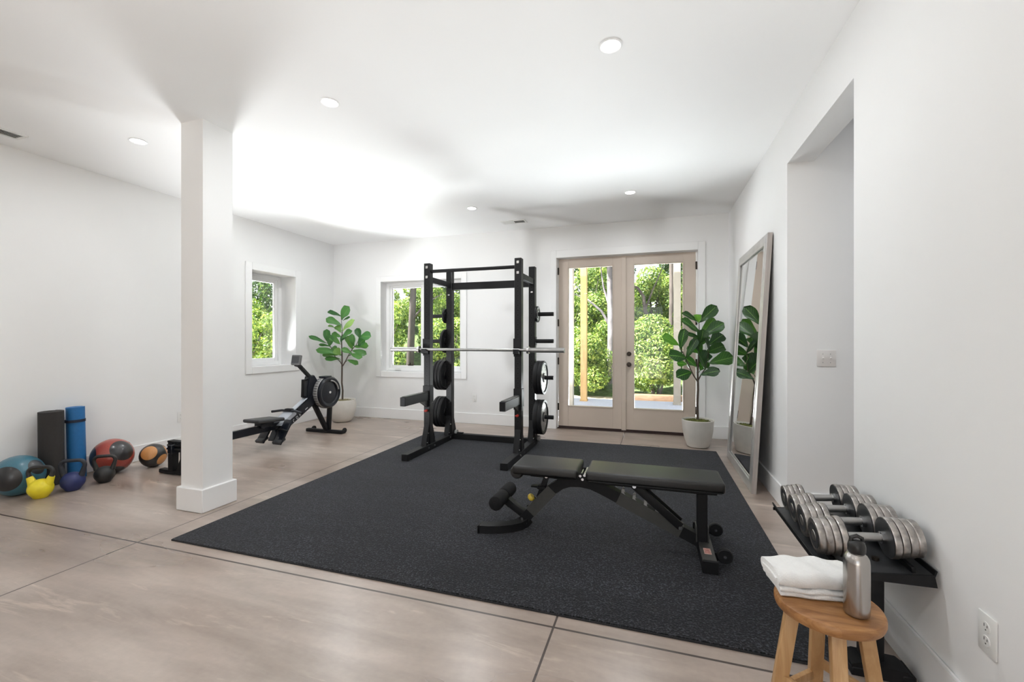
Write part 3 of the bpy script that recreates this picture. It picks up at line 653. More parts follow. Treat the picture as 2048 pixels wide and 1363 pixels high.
# plates on the pegs (each lifts off)
def plate(xc, z, R, th, s, face, label):
    """weight plate threaded on a peg; s: outward side along x"""
    y = RYB; tt = thing('weight_plate', label, 'weight plate', (xc, y, z), 0, 'weight plates on the rack pegs')
    h = th/2; ri = 0.0245; zc = -(0.0)                    # sits on the peg
    m = MB(); m.lathe([(ri, -h*0.9), (0.052, -h*0.9), (0.056, -h*0.45), (R*0.80, -h*0.45), (R*0.86, -h), (R*0.975, -h), (R, -h*0.7), (R, h*0.7), (R*0.975, h), (R*0.86, h), (R*0.80, h*0.45), (0.056, h*0.45), (0.052, h*0.9), (ri, h*0.9)], (0, 0, 0), 'X', 48, close=True)
    m.build('disc', M['blackm'], tt)
    m = MB(); m.lathe([(0.056, s*h*0.455), (R*0.80, s*h*0.455), (R*0.80, s*h*0.52), (0.056, s*h*0.52)], (0, 0, 0), 'X', 48, close=True)
    fc = m.build('face', face, tt)
    m = MB()
    for k in range(12):                                   # raised marks round the face
        a = 2*PI*k/12+0.2
        if k % 3 == 0: continue
        ca, sa = math.cos(a), math.sin(a); rr = R*0.64
        m.box((s*h*0.56, rr*ca, rr*sa), (h*0.18, R*0.10, R*0.045), 0, 1, rotm('X', a+PI/2))
    m.build('lettering', M['plategrey'] if face != M['plategrey'] else M['platewhite'], fc)
    m = MB(); m.lathe([(ri, s*h*0.9), (0.046, s*h*0.9), (0.046, s*h*1.0), (ri, s*h*1.0)], (0, 0, 0), 'X', 32, close=True); m.build('hub_ring', M['silverp'], tt)
L0, R0 = RX0-RT/2-0.008, RX1+RT/2+0.008
plate(L0-0.014, PEGS[0], 0.092, 0.026, -1, M['platedark'], 'small black weight plate on the top left peg of the rack')
plate(L0-0.016, PEGS[1], 0.148, 0.030, -1, M['platedark'], 'medium black weight plate on the second left peg of the rack')
for k, nm in enumerate(('innermost', 'middle', 'outermost')):
    plate(L0-0.022-k*0.041, PEGS[2], 0.187, 0.039, -1, M['platedark'], '%s large black weight plate on the third left peg of the rack' % nm)
    plate(L0-0.022-k*0.041, PEGS[3], 0.192, 0.039, -1, M['platedark'], '%s large black weight plate on the lowest left peg of the rack' % nm)
plate(R0+0.013, PEGS[0], 0.095, 0.024, 1, M['plategrey'], 'small grey faced weight plate on the top right peg of the rack')
plate(R0+0.026, PEGS[2], 0.197, 0.048, 1, M['platedark'], 'inner thick black plate on the third right peg behind the pale faced plate')
plate(R0+0.077, PEGS[2], 0.197, 0.048, 1, M['platewhite'], 'pale faced black rimmed plate outermost on the third right peg')
plate(R0+0.026, PEGS[3], 0.202, 0.048, 1, M['platedark'], 'inner thick black plate on the lowest right peg behind the grey faced plate')
plate(R0+0.077, PEGS[3], 0.202, 0.048, 1, M['plategrey'], 'grey faced black rimmed plate outermost on the lowest right peg')

# barbell
bo = (-1.815, BARY, BARZ)
t = thing('barbell', 'long steel barbell resting across the rack hooks', 'barbell', bo)
m = MB(); m.cyl((-2.455, BARY, BARZ), (-1.20, BARY, BARZ), 0.0155, seg=20); m.build('shaft', M['barsteel'], t, bo)
for a, b in ((-2.81, -2.450), (-1.20, -0.82)):
    m = MB(); m.cyl((a, BARY, BARZ), (b, BARY, BARZ), 0.0255, seg=24); m.build('sleeve', M['sleeve'], t, bo)
for x in (-2.462, -1.195):
    m = MB(); m.lathe([(0.0262, -0.014), (0.037, -0.012), (0.037, 0.012), (0.0262, 0.014)], (x, BARY, BARZ), 'X', 24, close=True); m.build('collar', M['chrome'], t, bo)
for x in (-2.81, -0.82):
    m = MB(); m.cyl((x-0.004, BARY, BARZ), (x+0.004, BARY, BARZ), 0.027, seg=24); m.build('end_cap', M['silverp'], t, bo)

# ------------------------------------------------------------------ weight bench
BY = 2.765; bo = (-0.2, BY, RZ)
t = thing('weight_bench', 'black adjustable weight bench in the middle of the rug', 'weight bench', bo)
def pad(x0, x1, yw0, yw1, z0, z1, roll=False):
    m = MB()
    nx, prof = 14, 10
    # rounded pad: box with a generous bevel, tapered in plan
    vs = m.box(((x0+x1)/2, BY, (z0+z1)/2), (x1-x0, 1.0, z1-z0), 0.0)
    for v in vs:
        u = (v.co.x-x0)/(x1-x0); w = yw0+(yw1-yw0)*u
        v.co.y = BY+(v.co.y-BY)*w
    bmesh.ops.bevel(m.bm, geom=m.bm.edges[:], offset=0.019, segments=4, affect='EDGES', profile=0.6)
    return m
m = pad(-0.372, 0.398, 0.285, 0.275, 0.392, 0.452); bp = m.build('back_pad', M['vinyl'], t, bo, 60)
m = MB(); m.tube([(-0.352, BY-0.1405, 0.396), (0.378, BY-0.1355, 0.396)], 0.003, 6); m.tube([(-0.352, BY+0.1405, 0.396), (0.378, BY+0.1355, 0.396)], 0.003, 6); m.build('piping', M['blackm'], bp, bo)
m = pad(-0.835, -0.420, 0.30, 0.285, 0.395, 0.452); sp_ = m.build('seat_pad', M['vinyl'], t, bo, 60)
m = MB(); m.lathe([(0, -0.145), (0.034, -0.145), (0.042, -0.135), (0.042, 0.135), (0.034, 0.145), (0, 0.145)], (-0.806, BY, 0.409), 'Y', 28); m.build('front_roll', M['vinyl'], sp_, bo)
m = MB(); m.b2((-0.33, BY-0.06, 0.358), (0.34, BY-0.02, 0.392), 0.003, 1); m.b2((-0.33, BY+0.02, 0.358), (0.34, BY+0.06, 0.392), 0.003, 1); m.b2((0.22, BY-0.10, 0.372), (0.36, BY+0.10, 0.392), 0.003, 1); m.build('back_pad_frame', M['black'], t, bo)
m = MB(); m.b2((-0.74, BY-0.05, 0.362), (-0.43, BY-0.015, 0.396), 0.003, 1); m.b2((-0.74, BY+0.015, 0.362), (-0.43, BY+0.05, 0.396), 0.003, 1); m.build('seat_pad_frame', M['black'], t, bo)
m = MB()
for s in (-1, 1):
    m.prism([(-0.448, 0.372), (-0.425, 0.415), (-0.405, 0.418), (-0.385, 0.418), (-0.352, 0.372), (-0.40, 0.345)], 'Y', BY+s*0.066-0.004, BY+s*0.066+0.004)
m.build('hinge_plate', M['black'], t, bo)
m = MB()
for s in (-1, 1):
    for q in ((-0.412, 0.404), (-0.386, 0.410), (-0.398, 0.384)): m.cyl((q[0], BY+s*0.080, q[1]), (q[0], BY+s*0.064, q[1]), 0.0085, seg=8)
m.build('hinge_bolt', M['chrome'], t, bo)
m = MB(); m.cyl((-0.412, BY-0.064, 0.404), (-0.412, BY+0.064, 0.404), 0.009, seg=10); m.cyl((-0.386, BY-0.064, 0.412), (-0.386, BY+0.064, 0.412), 0.009, seg=10); m.build('pivot_pin', M['chrome'], t, bo)
# arched main frame: front leg up, over and down to the rear bar
def arc(p, k=7):
    out = []
    for i in range(len(p)-2):
        a, b, c = map(Vector, (p[i], p[i+1], p[i+2]))
    return out
path = [(-0.80, BY, 0.055), (-0.70, BY, 0.175), (-0.60, BY, 0.283), (-0.545, BY, 0.325), (-0.49, BY, 0.346), (-0.42, BY, 0.352), (-0.35, BY, 0.343), (-0.28, BY, 0.318), (-0.15, BY, 0.260), (0.05, BY, 0.172), (0.285, BY, 0.068)]
W2, H2 = 0.031, 0.033
prof = [(-W2, -H2), (W2, -H2), (W2, H2), (-W2, H2)]
m = MB(); m.sweep(path, prof); m.build('main_frame', M['black'], t, bo, 30)
g1 = 0.0345; gp = [(-g1, -g1-0.002), (g1, -g1-0.002), (g1, g1+0.002), (-g1, g1+0.002)]
m = MB(); m.sweep([(-0.745, BY, 0.121), (-0.70, BY, 0.175), (-0.60, BY, 0.283)], gp); m.build('front_sleeve', M['greym'], t, bo, 30)
m = MB(); m.sweep([(-0.185, BY, 0.2757), (-0.15, BY, 0.260), (0.05, BY, 0.172), (0.175, BY, 0.1168)], gp); m.build('rear_sleeve', M['greym'], t, bo, 30)
m = MB()
for k in range(5):
    x = -0.155+k*0.066; z = 0.300-k*0.0292
    for s in (-1, 1):
        m.prism([(x-0.016, z-0.01), (x-0.011, z+0.024), (x-0.002, z+0.032), (x+0.006, z+0.026), (x+0.004, z+0.006), (x+0.022, z-0.02)], 'Y', BY+s*0.020-0.004, BY+s*0.020+0.004)
m.build('ladder_tooth', M['silverp'], t, bo)
m = MB()
for s in (-1, 1):
    m.beam((-0.095, BY+s*0.042, 0.372), (0.172, BY+s*0.042, 0.152), 0.022, 0.046, (0, 1, 0) if False else (0, 0, 1), 0.003)
m.build('support_strut', M['black'], t, bo)
m = MB(); m.cyl((-0.09, BY-0.07, 0.368), (-0.09, BY+0.07, 0.368), 0.011, seg=12); m.cyl((0.168, BY-0.062, 0.150), (0.168, BY+0.062, 0.150), 0.010, seg=12); m.build('pivot_pin', M['chrome'], t, bo)
m = MB(); m.beam((-0.635, BY, 0.375), (-0.695, BY, 0.215), 0.034, 0.034, (0, 1, 0), 0.003); m.b2((-0.70, BY-0.03, 0.275), (-0.645, BY+0.03, 0.300), 0.004, 1); m.b2((-0.745, BY-0.02, 0.282), (-0.69, BY+0.02, 0.292), 0.003, 1); m.build('seat_strut', M['black'], t, bo)
m = MB(); m.cyl((-0.632, BY-0.06, 0.372), (-0.632, BY+0.06, 0.372), 0.009, seg=10); m.build('seat_pivot', M['chrome'], t, bo)
m = MB(); m.lathe([(0, 0), (0.019, 0), (0.024, 0.008), (0.024, 0.02), (0.018, 0.028), (0, 0.03)], (0, 0, 0), 'X', 20); kk = m.build('adjustment_knob', M['knob'], t); kk.location = (-0.728-bo[0], -0.035, 0.232-bo[2]); kk.rotation_euler = (0, 0.75, PI)
m = MB(); m.cyl((-0.735, BY-0.035, 0.228), (-0.70, BY-0.01, 0.205), 0.006, seg=8); m.b2((-0.775, BY-0.012, 0.135), (-0.735, BY+0.012, 0.160), 0.003, 1); m.build('knob_shaft', M['black'], t, bo)
# leg roller
m = MB(); m.lathe([(0, -0.170), (0.012, -0.170), (0.012, -0.166), (0.030, -0.166), (0.044, -0.158), (0.046, -0.15), (0.046, -0.012), (0.042, -0.004), (0.018, -0.004), (0.018, 0.004), (0.042, 0.004), (0.046, 0.012), (0.046, 0.15), (0.044, 0.158), (0.030, 0.166), (0.012, 0.166), (0.012, 0.17), (0, 0.17)], (-0.942, BY, 0.20), 'Y', 28); m.build('leg_roller', M['foam'], t, bo)
m = MB(); m.beam((-0.945, BY, 0.19), (-0.775, BY, 0.085), 0.05, 0.045, (0, 0, 1), 0.004); m.prism([(-0.955, 0.20), (-0.93, 0.215), (-0.86, 0.165), (-0.90, 0.135)], 'Y', BY-0.027, BY+0.027); m.build('roller_arm', M['black'], t, bo)
# curved front foot
fp = [(-0.775, BY+0.01, 0.066), (-0.79, BY-0.01, 0.048), (-0.82, BY-0.045, 0.0375), (-0.87, BY-0.09, 0.0365), (-0.93, BY-0.125, 0.0365), (-0.99, BY-0.145, 0.0365), (-1.045, BY-0.155, 0.0365)]
h = 0.0245; m = MB(); m.sweep(fp, [(-0.036, -h), (0.036, -h), (0.036, h), (-0.036, h)]); ff = m.build('front_foot', M['black'], t, bo, 30)
m = MB(); m.b2((-1.052, BY-0.195, RZ), (-1.044, BY-0.115, 0.062), 0.001, 1); m.build('foot_cap', M['blackm'], ff, bo)
m = MB(); m.cyl((-0.80, BY-0.037, 0.075), (-0.80, BY+0.045, 0.075), 0.009, seg=10); m.cyl((-0.775, BY-0.04, 0.05), (-0.775, BY+0.045, 0.05), 0.009, seg=10); m.build('foot_bolt', M['chrome'], t, bo)
# rear post, cross bar, wheels
m = MB(); m.b2((0.262, BY-0.03, 0.075), (0.318, BY+0.03, 0.372), 0.003, 1); m.build('rear_post', M['black'], t, bo)
m = MB(); m.b2((0.268, 2.500, RZ), (0.340, 3.045, RZ+0.062), 0.004, 1); cb = m.build('rear_crossbar', M['greym'], t, bo)
for y0, y1 in ((2.494, 2.512), (3.033, 3.051)):
    m = MB(); m.b2((0.265, y0, RZ), (0.343, y1, RZ+0.066), 0.004, 1); m.build('end_cap', M['blackm'], cb, bo)
m = MB(); m.b2((0.2645, 2.50, RZ+0.004), (0.2685, 3.045, RZ+0.058)); m.b2((0.266, 2.4915, RZ+0.002), (0.342, 2.4945, RZ+0.064)); m.build('cover_strip', M['black'], cb, bo)
m = MB(); m.b2((0.285, 2.585, RZ+0.0615), (0.322, 2.655, RZ+0.0632)); m.build('warning_sticker', M['sticker'], cb, bo)
m = MB()
for k in range(5): m.b2((0.289, 2.595+k*0.012, RZ+0.0631), (0.318-0.004*(k % 2), 2.598+k*0.012, RZ+0.0637))
m.build('sticker_print', M['red'], cb, bo)
m = MB(); m.b2((0.255, BY-0.038, 0.070), (0.262, BY+0.038, 0.16), 0.002, 1); m.b2((0.318, BY-0.038, 0.070), (0.325, BY+0.038, 0.16), 0.002, 1); m.cyl((0.25, BY, 0.09), (0.332, BY, 0.09), 0.008, seg=10); m.build('post_bracket', M['greym'], t, bo)
m = MB(); m.b2((0.25, BY+0.10, RZ+0.05), (0.262, BY+0.13, RZ+0.12), 0.002, 1); m.build('parking_lug', M['black'], t, bo)
for y in (2.60, 2.95):
    m = MB(); m.lathe([(0.008, -0.014), (0.036, -0.014), (0.041, -0.008), (0.041, 0.008), (0.036, 0.014), (0.008, 0.014)], (0.388, y, RZ+0.058), 'Y', 24, close=True); wv = m.build('wheel', M['blackm'], t, bo)
    m = MB(); m.cyl((0.388, y-0.018, RZ+0.058), (0.388, y+0.018, RZ+0.058), 0.008, seg=10); m.build('wheel_bolt', M['chrome'], wv, bo)
    m = MB(); m.prism([(0.338, RZ+0.01), (0.338, RZ+0.058), (0.385, RZ+0.074), (0.402, RZ+0.060), (0.395, RZ+0.044)], 'Y', y+0.015, y+0.020); m.build('wheel_bracket', M['black'], wv, bo)

# ------------------------------------------------------------------ rowing machine
XR_ = -4.18; bo = (XR_, 3.9, 0)
t = thing('rowing_machine', 'black rowing machine along the left wall behind the column', 'rowing machine', bo)
m = MB(); m.b2((XR_-0.028, 2.82, 0.208), (XR_+0.028, 4.06, 0.292), 0.006, 1); rail = m.build('rail', M['rowblack'], t, bo)
m = MB(); m.b2((XR_-0.018, 2.86, 0.292), (XR_+0.018, 4.02, 0.2965)); m.build('rail_track', M['chrome'], rail, bo)
m = MB(); m.box((XR_, 3.845, 0.336), (0.24, 0.36, 0.042), 0.018, 3)
for v in m.bm.verts:
    u = (v.co.y-3.845)/0.18
    v.co.z += 0.022*max(0, -u)**2 - 0.006*max(0, u) - 0.014*math.cos(abs(v.co.x-XR_)/0.12*PI/2)*(0.5 if v.co.z > 0.336 else 0)
m.build('seat', M['dgrey'], t, bo, 60)
m = MB(); m.b2((XR_-0.055, 3.76, 0.262), (XR_+0.055, 3.93, 0.318), 0.006, 1); m.build('seat_carriage', M['rowblack'], t, bo)
for s in (-1, 1):
    for y in (3.79, 3.90):
        m = MB(); m.cyl((XR_+s*0.032, y, 0.285), (XR_+s*0.052, y, 0.285), 0.022, seg=16); m.build('seat_roller', M['silverp'], t, bo)
# sloping boom to the flywheel
b0, b1 = Vector((XR_, 3.99, 0.165)), Vector((XR_, 4.60, 0.515))
m = MB(); m.prism([(3.925, 0.085), (3.985, 0.075), (4.07, 0.165), (4.66, 0.470), (4.66, 0.53), (4.55, 0.555), (4.06, 0.280), (3.99, 0.20)], 'X', XR_-0.045, XR_+0.045); bmesh.ops.bevel(m.bm, geom=m.bm.edges[:], offset=0.006, segments=2, affect='EDGES'); bm_ = m.build('boom', M['rowblack'], t, bo)
m = MB(); m.beam((XR_, 4.09, 0.302), (XR_, 4.50, 0.536), 0.066, 0.010, (0, 0, 1), 0.002); m.build('boom_cover', M['rowpanel'], bm_, bo)
dv = Vector((0, 0.505, 0.29)).normalized(); nv = Vector((0, -dv.z, dv.y)); m = MB()
R3 = Matrix((dv, nv, Vector((1, 0, 0)))).transposed().to_4x4()
def glyph(k, bars):
    o = Vector((XR_+0.0455, 4.17, 0.238)) + dv*(0.058*k)
    for (x, y, w, hh, a) in bars: m.box(o+dv*x+nv*y, (w, hh, 0.0012), 0, 1, R3 @ rotm('Z', a))
glyph(0, [(0, 0, 0.007, 0.034, 0), (0.012, 0.008, 0.007, 0.022, -0.75), (0.012, -0.008, 0.007, 0.022, 0.75)])
glyph(1, [(0, 0, 0.007, 0.034, 0), (0.010, 0.0145, 0.024, 0.006, 0)])
glyph(2, [(-0.002, 0, 0.006, 0.034, 0), (0.020, 0, 0.006, 0.034, 0), (0.009, 0.0145, 0.024, 0.006, 0), (0.009, -0.0145, 0.024, 0.006, 0)])
glyph(3, [(0, 0, 0.007, 0.034, 0), (0.010, 0.0145, 0.022, 0.006, 0), (0.010, 0, 0.022, 0.006, 0), (0.020, 0.0075, 0.006, 0.018, 0)])
glyph(5, [(0.01, 0.0, 0.045, 0.010, 0)])
m.build('lettering', M['decal'], bm_, bo)
m = MB(); m.prism([(3.98, 0.255), (4.20, 0.385), (4.235, 0.375), (4.235, 0.345), (4.04, 0.245)], 'X', XR_-0.075, XR_+0.075); m.build('handle_rest', M['rowpanel'], t, bo)
m = MB(); m.tube([(XR_-0.23, 4.165, 0.377), (XR_-0.10, 4.19, 0.395), (XR_+0.10, 4.19, 0.395), (XR_+0.23, 4.165, 0.377)], 0.015, 12); hd = m.build('handle', M['rowblack'], t, bo)
m = MB(); m.box((XR_, 4.20, 0.405), (0.10, 0.05, 0.03), 0.008, 2); m.build('handle_yoke', M['black'], hd, bo)
for s in (-1, 1):                                         # foot plates with straps
    m = MB(); R4 = rotm('X', 0.95); m.box((XR_+s*0.125, 3.985, 0.185), (0.12, 0.31, 0.022), 0.008, 2, R4); fpl = m.build('foot_plate', M['rowblack'], t, bo)
    m = MB(); m.box((XR_+s*0.125, 3.925, 0.095), (0.115, 0.10, 0.035), 0.012, 2, rotm('X', 0.45)); m.build('heel_cup', M['dgrey'], fpl, bo)
    m = MB(); m.tube([(XR_+s*0.125-0.06, 3.985, 0.20), (XR_+s*0.125-0.03, 3.945, 0.225), (XR_+s*0.125+0.03, 3.945, 0.225), (XR_+s*0.125+0.06, 3.985, 0.20)], 0.009, 8); m.build('foot_strap', M['blackm'], fpl, bo)
# flywheel cage
FX, FY, FZ, FR = -4.048, 4.755, 0.560, 0.208
m = MB(); m.lathe([(0, -0.125), (FR*0.9, -0.125), (FR*0.985, -0.11), (FR, -0.09), (FR, -0.018), (FR*0.99, -0.004), (FR*0.92, 0.008), (FR*0.76, 0.004), (FR*0.70, -0.012), (0.06, -0.004), (0, -0.002)], (FX, FY, FZ), 'X', 56); fly = m.build('flywheel_housing', M['rowblack'], t, bo)
m = MB(); m.lathe([(FR+0.0015, -0.092), (FR+0.004, -0.088), (FR+0.004, -0.030), (FR+0.0015, -0.026)], (FX, FY, FZ), 'X', 56, close=True); m.build('vent_band', M['silverp'], fly, bo)
m = MB()
for k in range(40):
    a = 2*PI*k/40; m.box((FX-0.059, FY+(FR+0.005)*math.cos(a), FZ+(FR+0.005)*math.sin(a)), (0.05, 0.003, 0.010), 0, 1, rotm('X', a))
m.build('vent_slots', M['slot'], fly, bo)
m = MB(); m.lathe([(FR*0.775, 0.0065), (FR*0.80, 0.010), (FR*0.90, 0.0115), (FR*0.915, 0.009)], (FX, FY, FZ), 'X', 56, close=True); m.build('rim_ring', M['rowblack'], fly, bo)
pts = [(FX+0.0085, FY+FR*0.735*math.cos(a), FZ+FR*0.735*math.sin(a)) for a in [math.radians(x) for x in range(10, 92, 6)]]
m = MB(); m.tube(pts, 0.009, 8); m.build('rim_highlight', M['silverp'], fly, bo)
m = MB(); m.cyl((FX-0.003, FY, FZ), (FX+0.004, FY, FZ), 0.016, seg=20); m.build('hub_badge', M['plastic'], fly, bo)
m = MB(); m.b2((FX-0.10, FY-0.10, FZ+FR-0.012), (FX-0.0, FY+0.03, FZ+FR+0.010), 0.006, 2); m.build('top_grip', M['rowblack'], fly, bo)
m = MB(); m.prism([(4.45, 0.48), (4.62, 0.50), (4.66, 0.70), (4.58, 0.80), (4.50, 0.79), (4.46, 0.66)], 'X', XR_-0.05, XR_+0.035); bmesh.ops.bevel(m.bm, geom=m.bm.edges[:], offset=0.008, segments=2, affect='EDGES'); m.build('drive_housing', M['rowblack'], t, bo)
m = MB(); m.beam((XR_+0.005, 4.405, 0.53), (XR_+0.005, 4.415, 0.755), 0.03, 0.022, (0, 1, 0), 0.003); m.beam((XR_, 4.42, 0.535), (XR_, 4.47, 0.52), 0.03, 0.02); m.beam((XR_, 4.42, 0.74), (XR_, 4.50, 0.75), 0.03, 0.02); m.build('chain_guide', M['black'], t, bo)
m = MB(); m.beam((XR_+0.005, 4.53, 0.775), (XR_+0.020, 4.335, 0.935), 0.032, 0.045, (0, 0, 1), 0.005); m.box((XR_+0.02, 4.315, 0.935), (0.07, 0.05, 0.025), 0.006, 2, rotm('X', -0.3)); arm = m.build('monitor_arm', M['black'], t, bo)
m = MB(); m.box((XR_+0.025, 4.29, 1.005), (0.135, 0.035, 0.125), 0.01, 2, rotm('X', -0.18)); mon = m.build('monitor', M['screen'], t, bo)
m = MB(); m.box((XR_+0.025, 4.270, 1.012), (0.105, 0.004, 0.085), 0.001, 1, rotm('X', -0.18)); m.build('monitor_screen', M['dgrey'], mon, bo)
# legs
m = MB(); m.beam((XR_+0.0, 4.575, 0.475), (XR_+0.03, 4.805, 0.045), 0.05, 0.05, (0, 1, 0), 0.005); m.build('front_leg', M['black'], t, bo)
m = MB(); m.beam((XR_+0.05, 4.845, 0.40), (XR_+0.04, 4.83, 0.045), 0.05, 0.05, (0, 1, 0), 0.005); m.build('front_leg', M['black'], t, bo)
m = MB(); m.b2((-4.49, 4.795, 0.005), (-3.90, 4.850, 0.047), 0.008, 2); ff = m.build('front_foot_bar', M['black'], t, bo)
for x in (-4.43, -3.925):
    m = MB(); m.lathe([(0, -0.014), (0.030, -0.014), (0.034, -0.008), (0.034, 0.008), (0.030, 0.014), (0, 0.014)], (x, 4.885, 0.036), 'X', 20); m.cyl((x-0.02, 4.885, 0.036), (x+0.02, 4.885, 0.036), 0.008, seg=8); m.b2((x-0.02, 4.845, 0.02), (x-0.012, 4.89, 0.046)); m.b2((x+0.012, 4.845, 0.02), (x+0.02, 4.89, 0.046)); m.build('wheel', M['black'], ff, bo)
for x in (-4.215, -4.06):
    m = MB(); m.b2((x-0.030, 2.85, 0.045), (x+0.030, 2.91, 0.318 if x < -4.1 else 0.30), 0.004, 1); m.build('rear_leg', M['black'], t, bo)
m = MB()
for k in range(3): m.b2((-4.245, 2.845-0.004*k, 0.305-k*0.032), (-4.03, 2.905, 0.322-k*0.032), 0.004, 1)
m.build('rear_slat', M['black'], t, bo)
m = MB(); m.prism([(-4.155, 0.045), (-4.09, 0.045), (-4.09, 0.20)], 'Y', 2.865, 2.895); m.build('rear_gusset', M['black'], t, bo)
m = MB(); m.b2((-4.39, 2.865, 0.005), (-3.94, 2.925, 0.045), 0.010, 2); m.build('rear_foot_bar', M['black'], t, bo)

# ------------------------------------------------------------------ fig trees
def leaf(mb, uvl, base, tip, w, nrm, curl=0.12, fold=0.16, rng=random):
    """one broad fiddle shaped leaf from base to tip"""
    w = w*1.75; b, tp = Vector(base), Vector(tip); d = tp-b; L = d.length; x = d.normalized()
    n = Vector(nrm); n = (n-x*n.dot(x)).normalized(); y = n.cross(x)
    NL, NW = 9, 4; rows = []
    ph = rng.random()*6
    for i in range(NL+1):
        u = i/NL
        wd = w*0.5*1.12*(u**0.72)*math.sqrt(max(0.0, 1-u**4.5))
        wd *= 1+0.07*math.sin(ph+u*11)
        row = []
        if u == 0: wd = w*0.02
        for k in range(-NW, NW+1):
            s = k/NW
            p = b+x*(L*u)+y*(wd*s)+n*(fold*wd*s*s*1.6 + curl*L*(math.sin(PI*u)*0.6-0.35*u*u) + 0.025*L*math.sin(ph+9*u+3*s)*abs(s))
            row.append((mb.bm.verts.new(p), (0.5+0.5*s*0.98, u)))
        rows.append(row)
    for i in range(NL):
        for k in range(2*NW):
            q = (rows[i][k], rows[i][k+1], rows[i+1][k+1], rows[i+1][k])
            try: f = mb.bm.faces.new([v[0] for v in q])
            except ValueError: continue
            for lp, v in zip(f.loops, q): lp[uvl].uv = v[1]

def fig_tree(label, loc, potprof, soil_mat, soil_r, soil_z, trunk, branches, leaves, lmat, seed):
    rng = random.Random(seed)
    t = thing('potted_fig_tree', label, 'potted plant', loc, TH, 'potted fig trees')
    m = MB(); m.lathe(potprof, seg=48); m.build('pot', M['pot'], t)
    m = MB()
    N = 10
    prof = [(0, soil_z+0.022)]+[(soil_r*i/N, soil_z+0.022*(1-(i/N)**2)) for i in range(1, N+1)]
    m.lathe(prof, seg=40)
    for v in m.bm.verts: v.co.z += rng.uniform(-0.006, 0.010)
    for k in range(150):
        a, r = rng.random()*2*PI, soil_r*math.sqrt(rng.random())*0.95
        rr = rng.uniform(0.006, 0.013)
        q = bmesh.ops.create_icosphere(m.bm, subdivisions=1, radius=rr)
        bmesh.ops.translate(m.bm, vec=(r*math.cos(a), r*math.sin(a), soil_z+0.02*(1-(r/soil_r)**2)+0.006), verts=q['verts'])
    m.build('moss' if soil_mat == M['moss'] else 'soil', soil_mat, t)
    m = MB(); m.tube(trunk[0], trunk[1], 10)
    for p, r in branches: m.tube(p, r, 8)
    tr = m.build('trunk', M['bark'], t)
    m = MB(); uvl = m.bm.loops.layers.uv.new('UVMap')
    stems = MB()
    for (bx, bz, tx, tz, w, dy, nx) in leaves:
        y0 = rng.uniform(-0.04, 0.04)+dy*0.25
        b = Vector((bx, y0, bz)); tip = Vector((tx, y0+dy, tz))
        nrm = Vector((nx+rng.uniform(-0.15, 0.15), -0.85+rng.uniform(-0.15, 0.15), 0.42+rng.uniform(-0.2, 0.3)))
        leaf(m, uvl, b, tip, w, nrm, rng.uniform(0.02, 0.14), rng.uniform(0.08, 0.22), rng)
        # short stalk back to the nearest branch point
        best = min((Vector(q) for pth in [trunk[0]]+[bp[0] for bp in branches] for q in pth if q[2] <= bz+0.06), key=lambda q: (q-b).length)
        stems.tube([best, (best+b)/2+Vector((0, 0, -0.008)), b, b+(tip-b)*0.06], [0.005, 0.004, 0.0035, 0.003], 6)
    m.build('foliage', lmat, t, None, 60)
    stems.build('leaf_stalks', M['fig2'], t)
    return t

# right tree, beside the doors; (zx, zy) read off a sketch of the plant
def RP(zx, zy): return ((zx-415)/706.0, 1.772-zy*0.001416)
def leafs(F, rows):
    out = []
    for (a, b, c, d, w, dy, nx) in rows:
        p, q = F(a, b), F(c, d); out.append((p[0], p[1], q[0], q[1], w, dy, nx))
    return out
rl = leafs(RP, [(432, 222, 566, 84, 0.105, -0.05, -0.2), (418, 222, 298, 136, 0.075, 0.03, 0.3), (428, 318, 252, 196, 0.085, -0.06, 0.4), (420, 225, 420, 150, 0.07, 0.05, 0),
    (430, 345, 574, 180, 0.08, 0.06, -0.5), (440, 340, 598, 226, 0.115, -0.06, -0.3), (248, 415, 98, 340, 0.105, -0.04, 0.15), (272, 448, 302, 272, 0.085, -0.03, -0.2),
    (322, 520, 150, 490, 0.125, -0.09, 0.1), (310, 522, 385, 355, 0.070, -0.05, -0.4), (440, 500, 380, 330, 0.120, -0.02, 0.3), (500, 410, 630, 320, 0.115, 0.03, -0.2),
    (490, 480, 684, 412, 0.105, 0.08, -0.4), (500, 560, 684, 505, 0.125, -0.06, -0.1), (480, 612, 385, 480, 0.165, -0.13, 0.2), (368, 632, 216, 672, 0.110, -0.08, 0.1),
    (432, 655, 560, 615, 0.085, -0.09, -0.1), (490, 598, 628, 632, 0.050, 0.03, -0.2), (330, 570, 250, 560, 0.060, 0.02, 0.2), (505, 462, 440, 355, 0.060, -0.10, 0.4),
    (420, 350, 312, 316, 0.055, 0.02, 0.3), (430, 420, 500, 320, 0.110, 0.06, -0.2), (430, 560, 520, 470, 0.120, 0.02, -0.2), (420, 480, 350, 420, 0.10, 0.06, 0.2), (410, 590, 330, 520, 0.10, 0.04, 0.2), (440, 620, 500, 540, 0.10, 0.05, -0.2), (425, 400, 440, 280, 0.10, -0.05, 0.1)])
R_ = lambda zx, zy, y=0.0: (RP(zx, zy)[0], y, RP(zx, zy)[1])
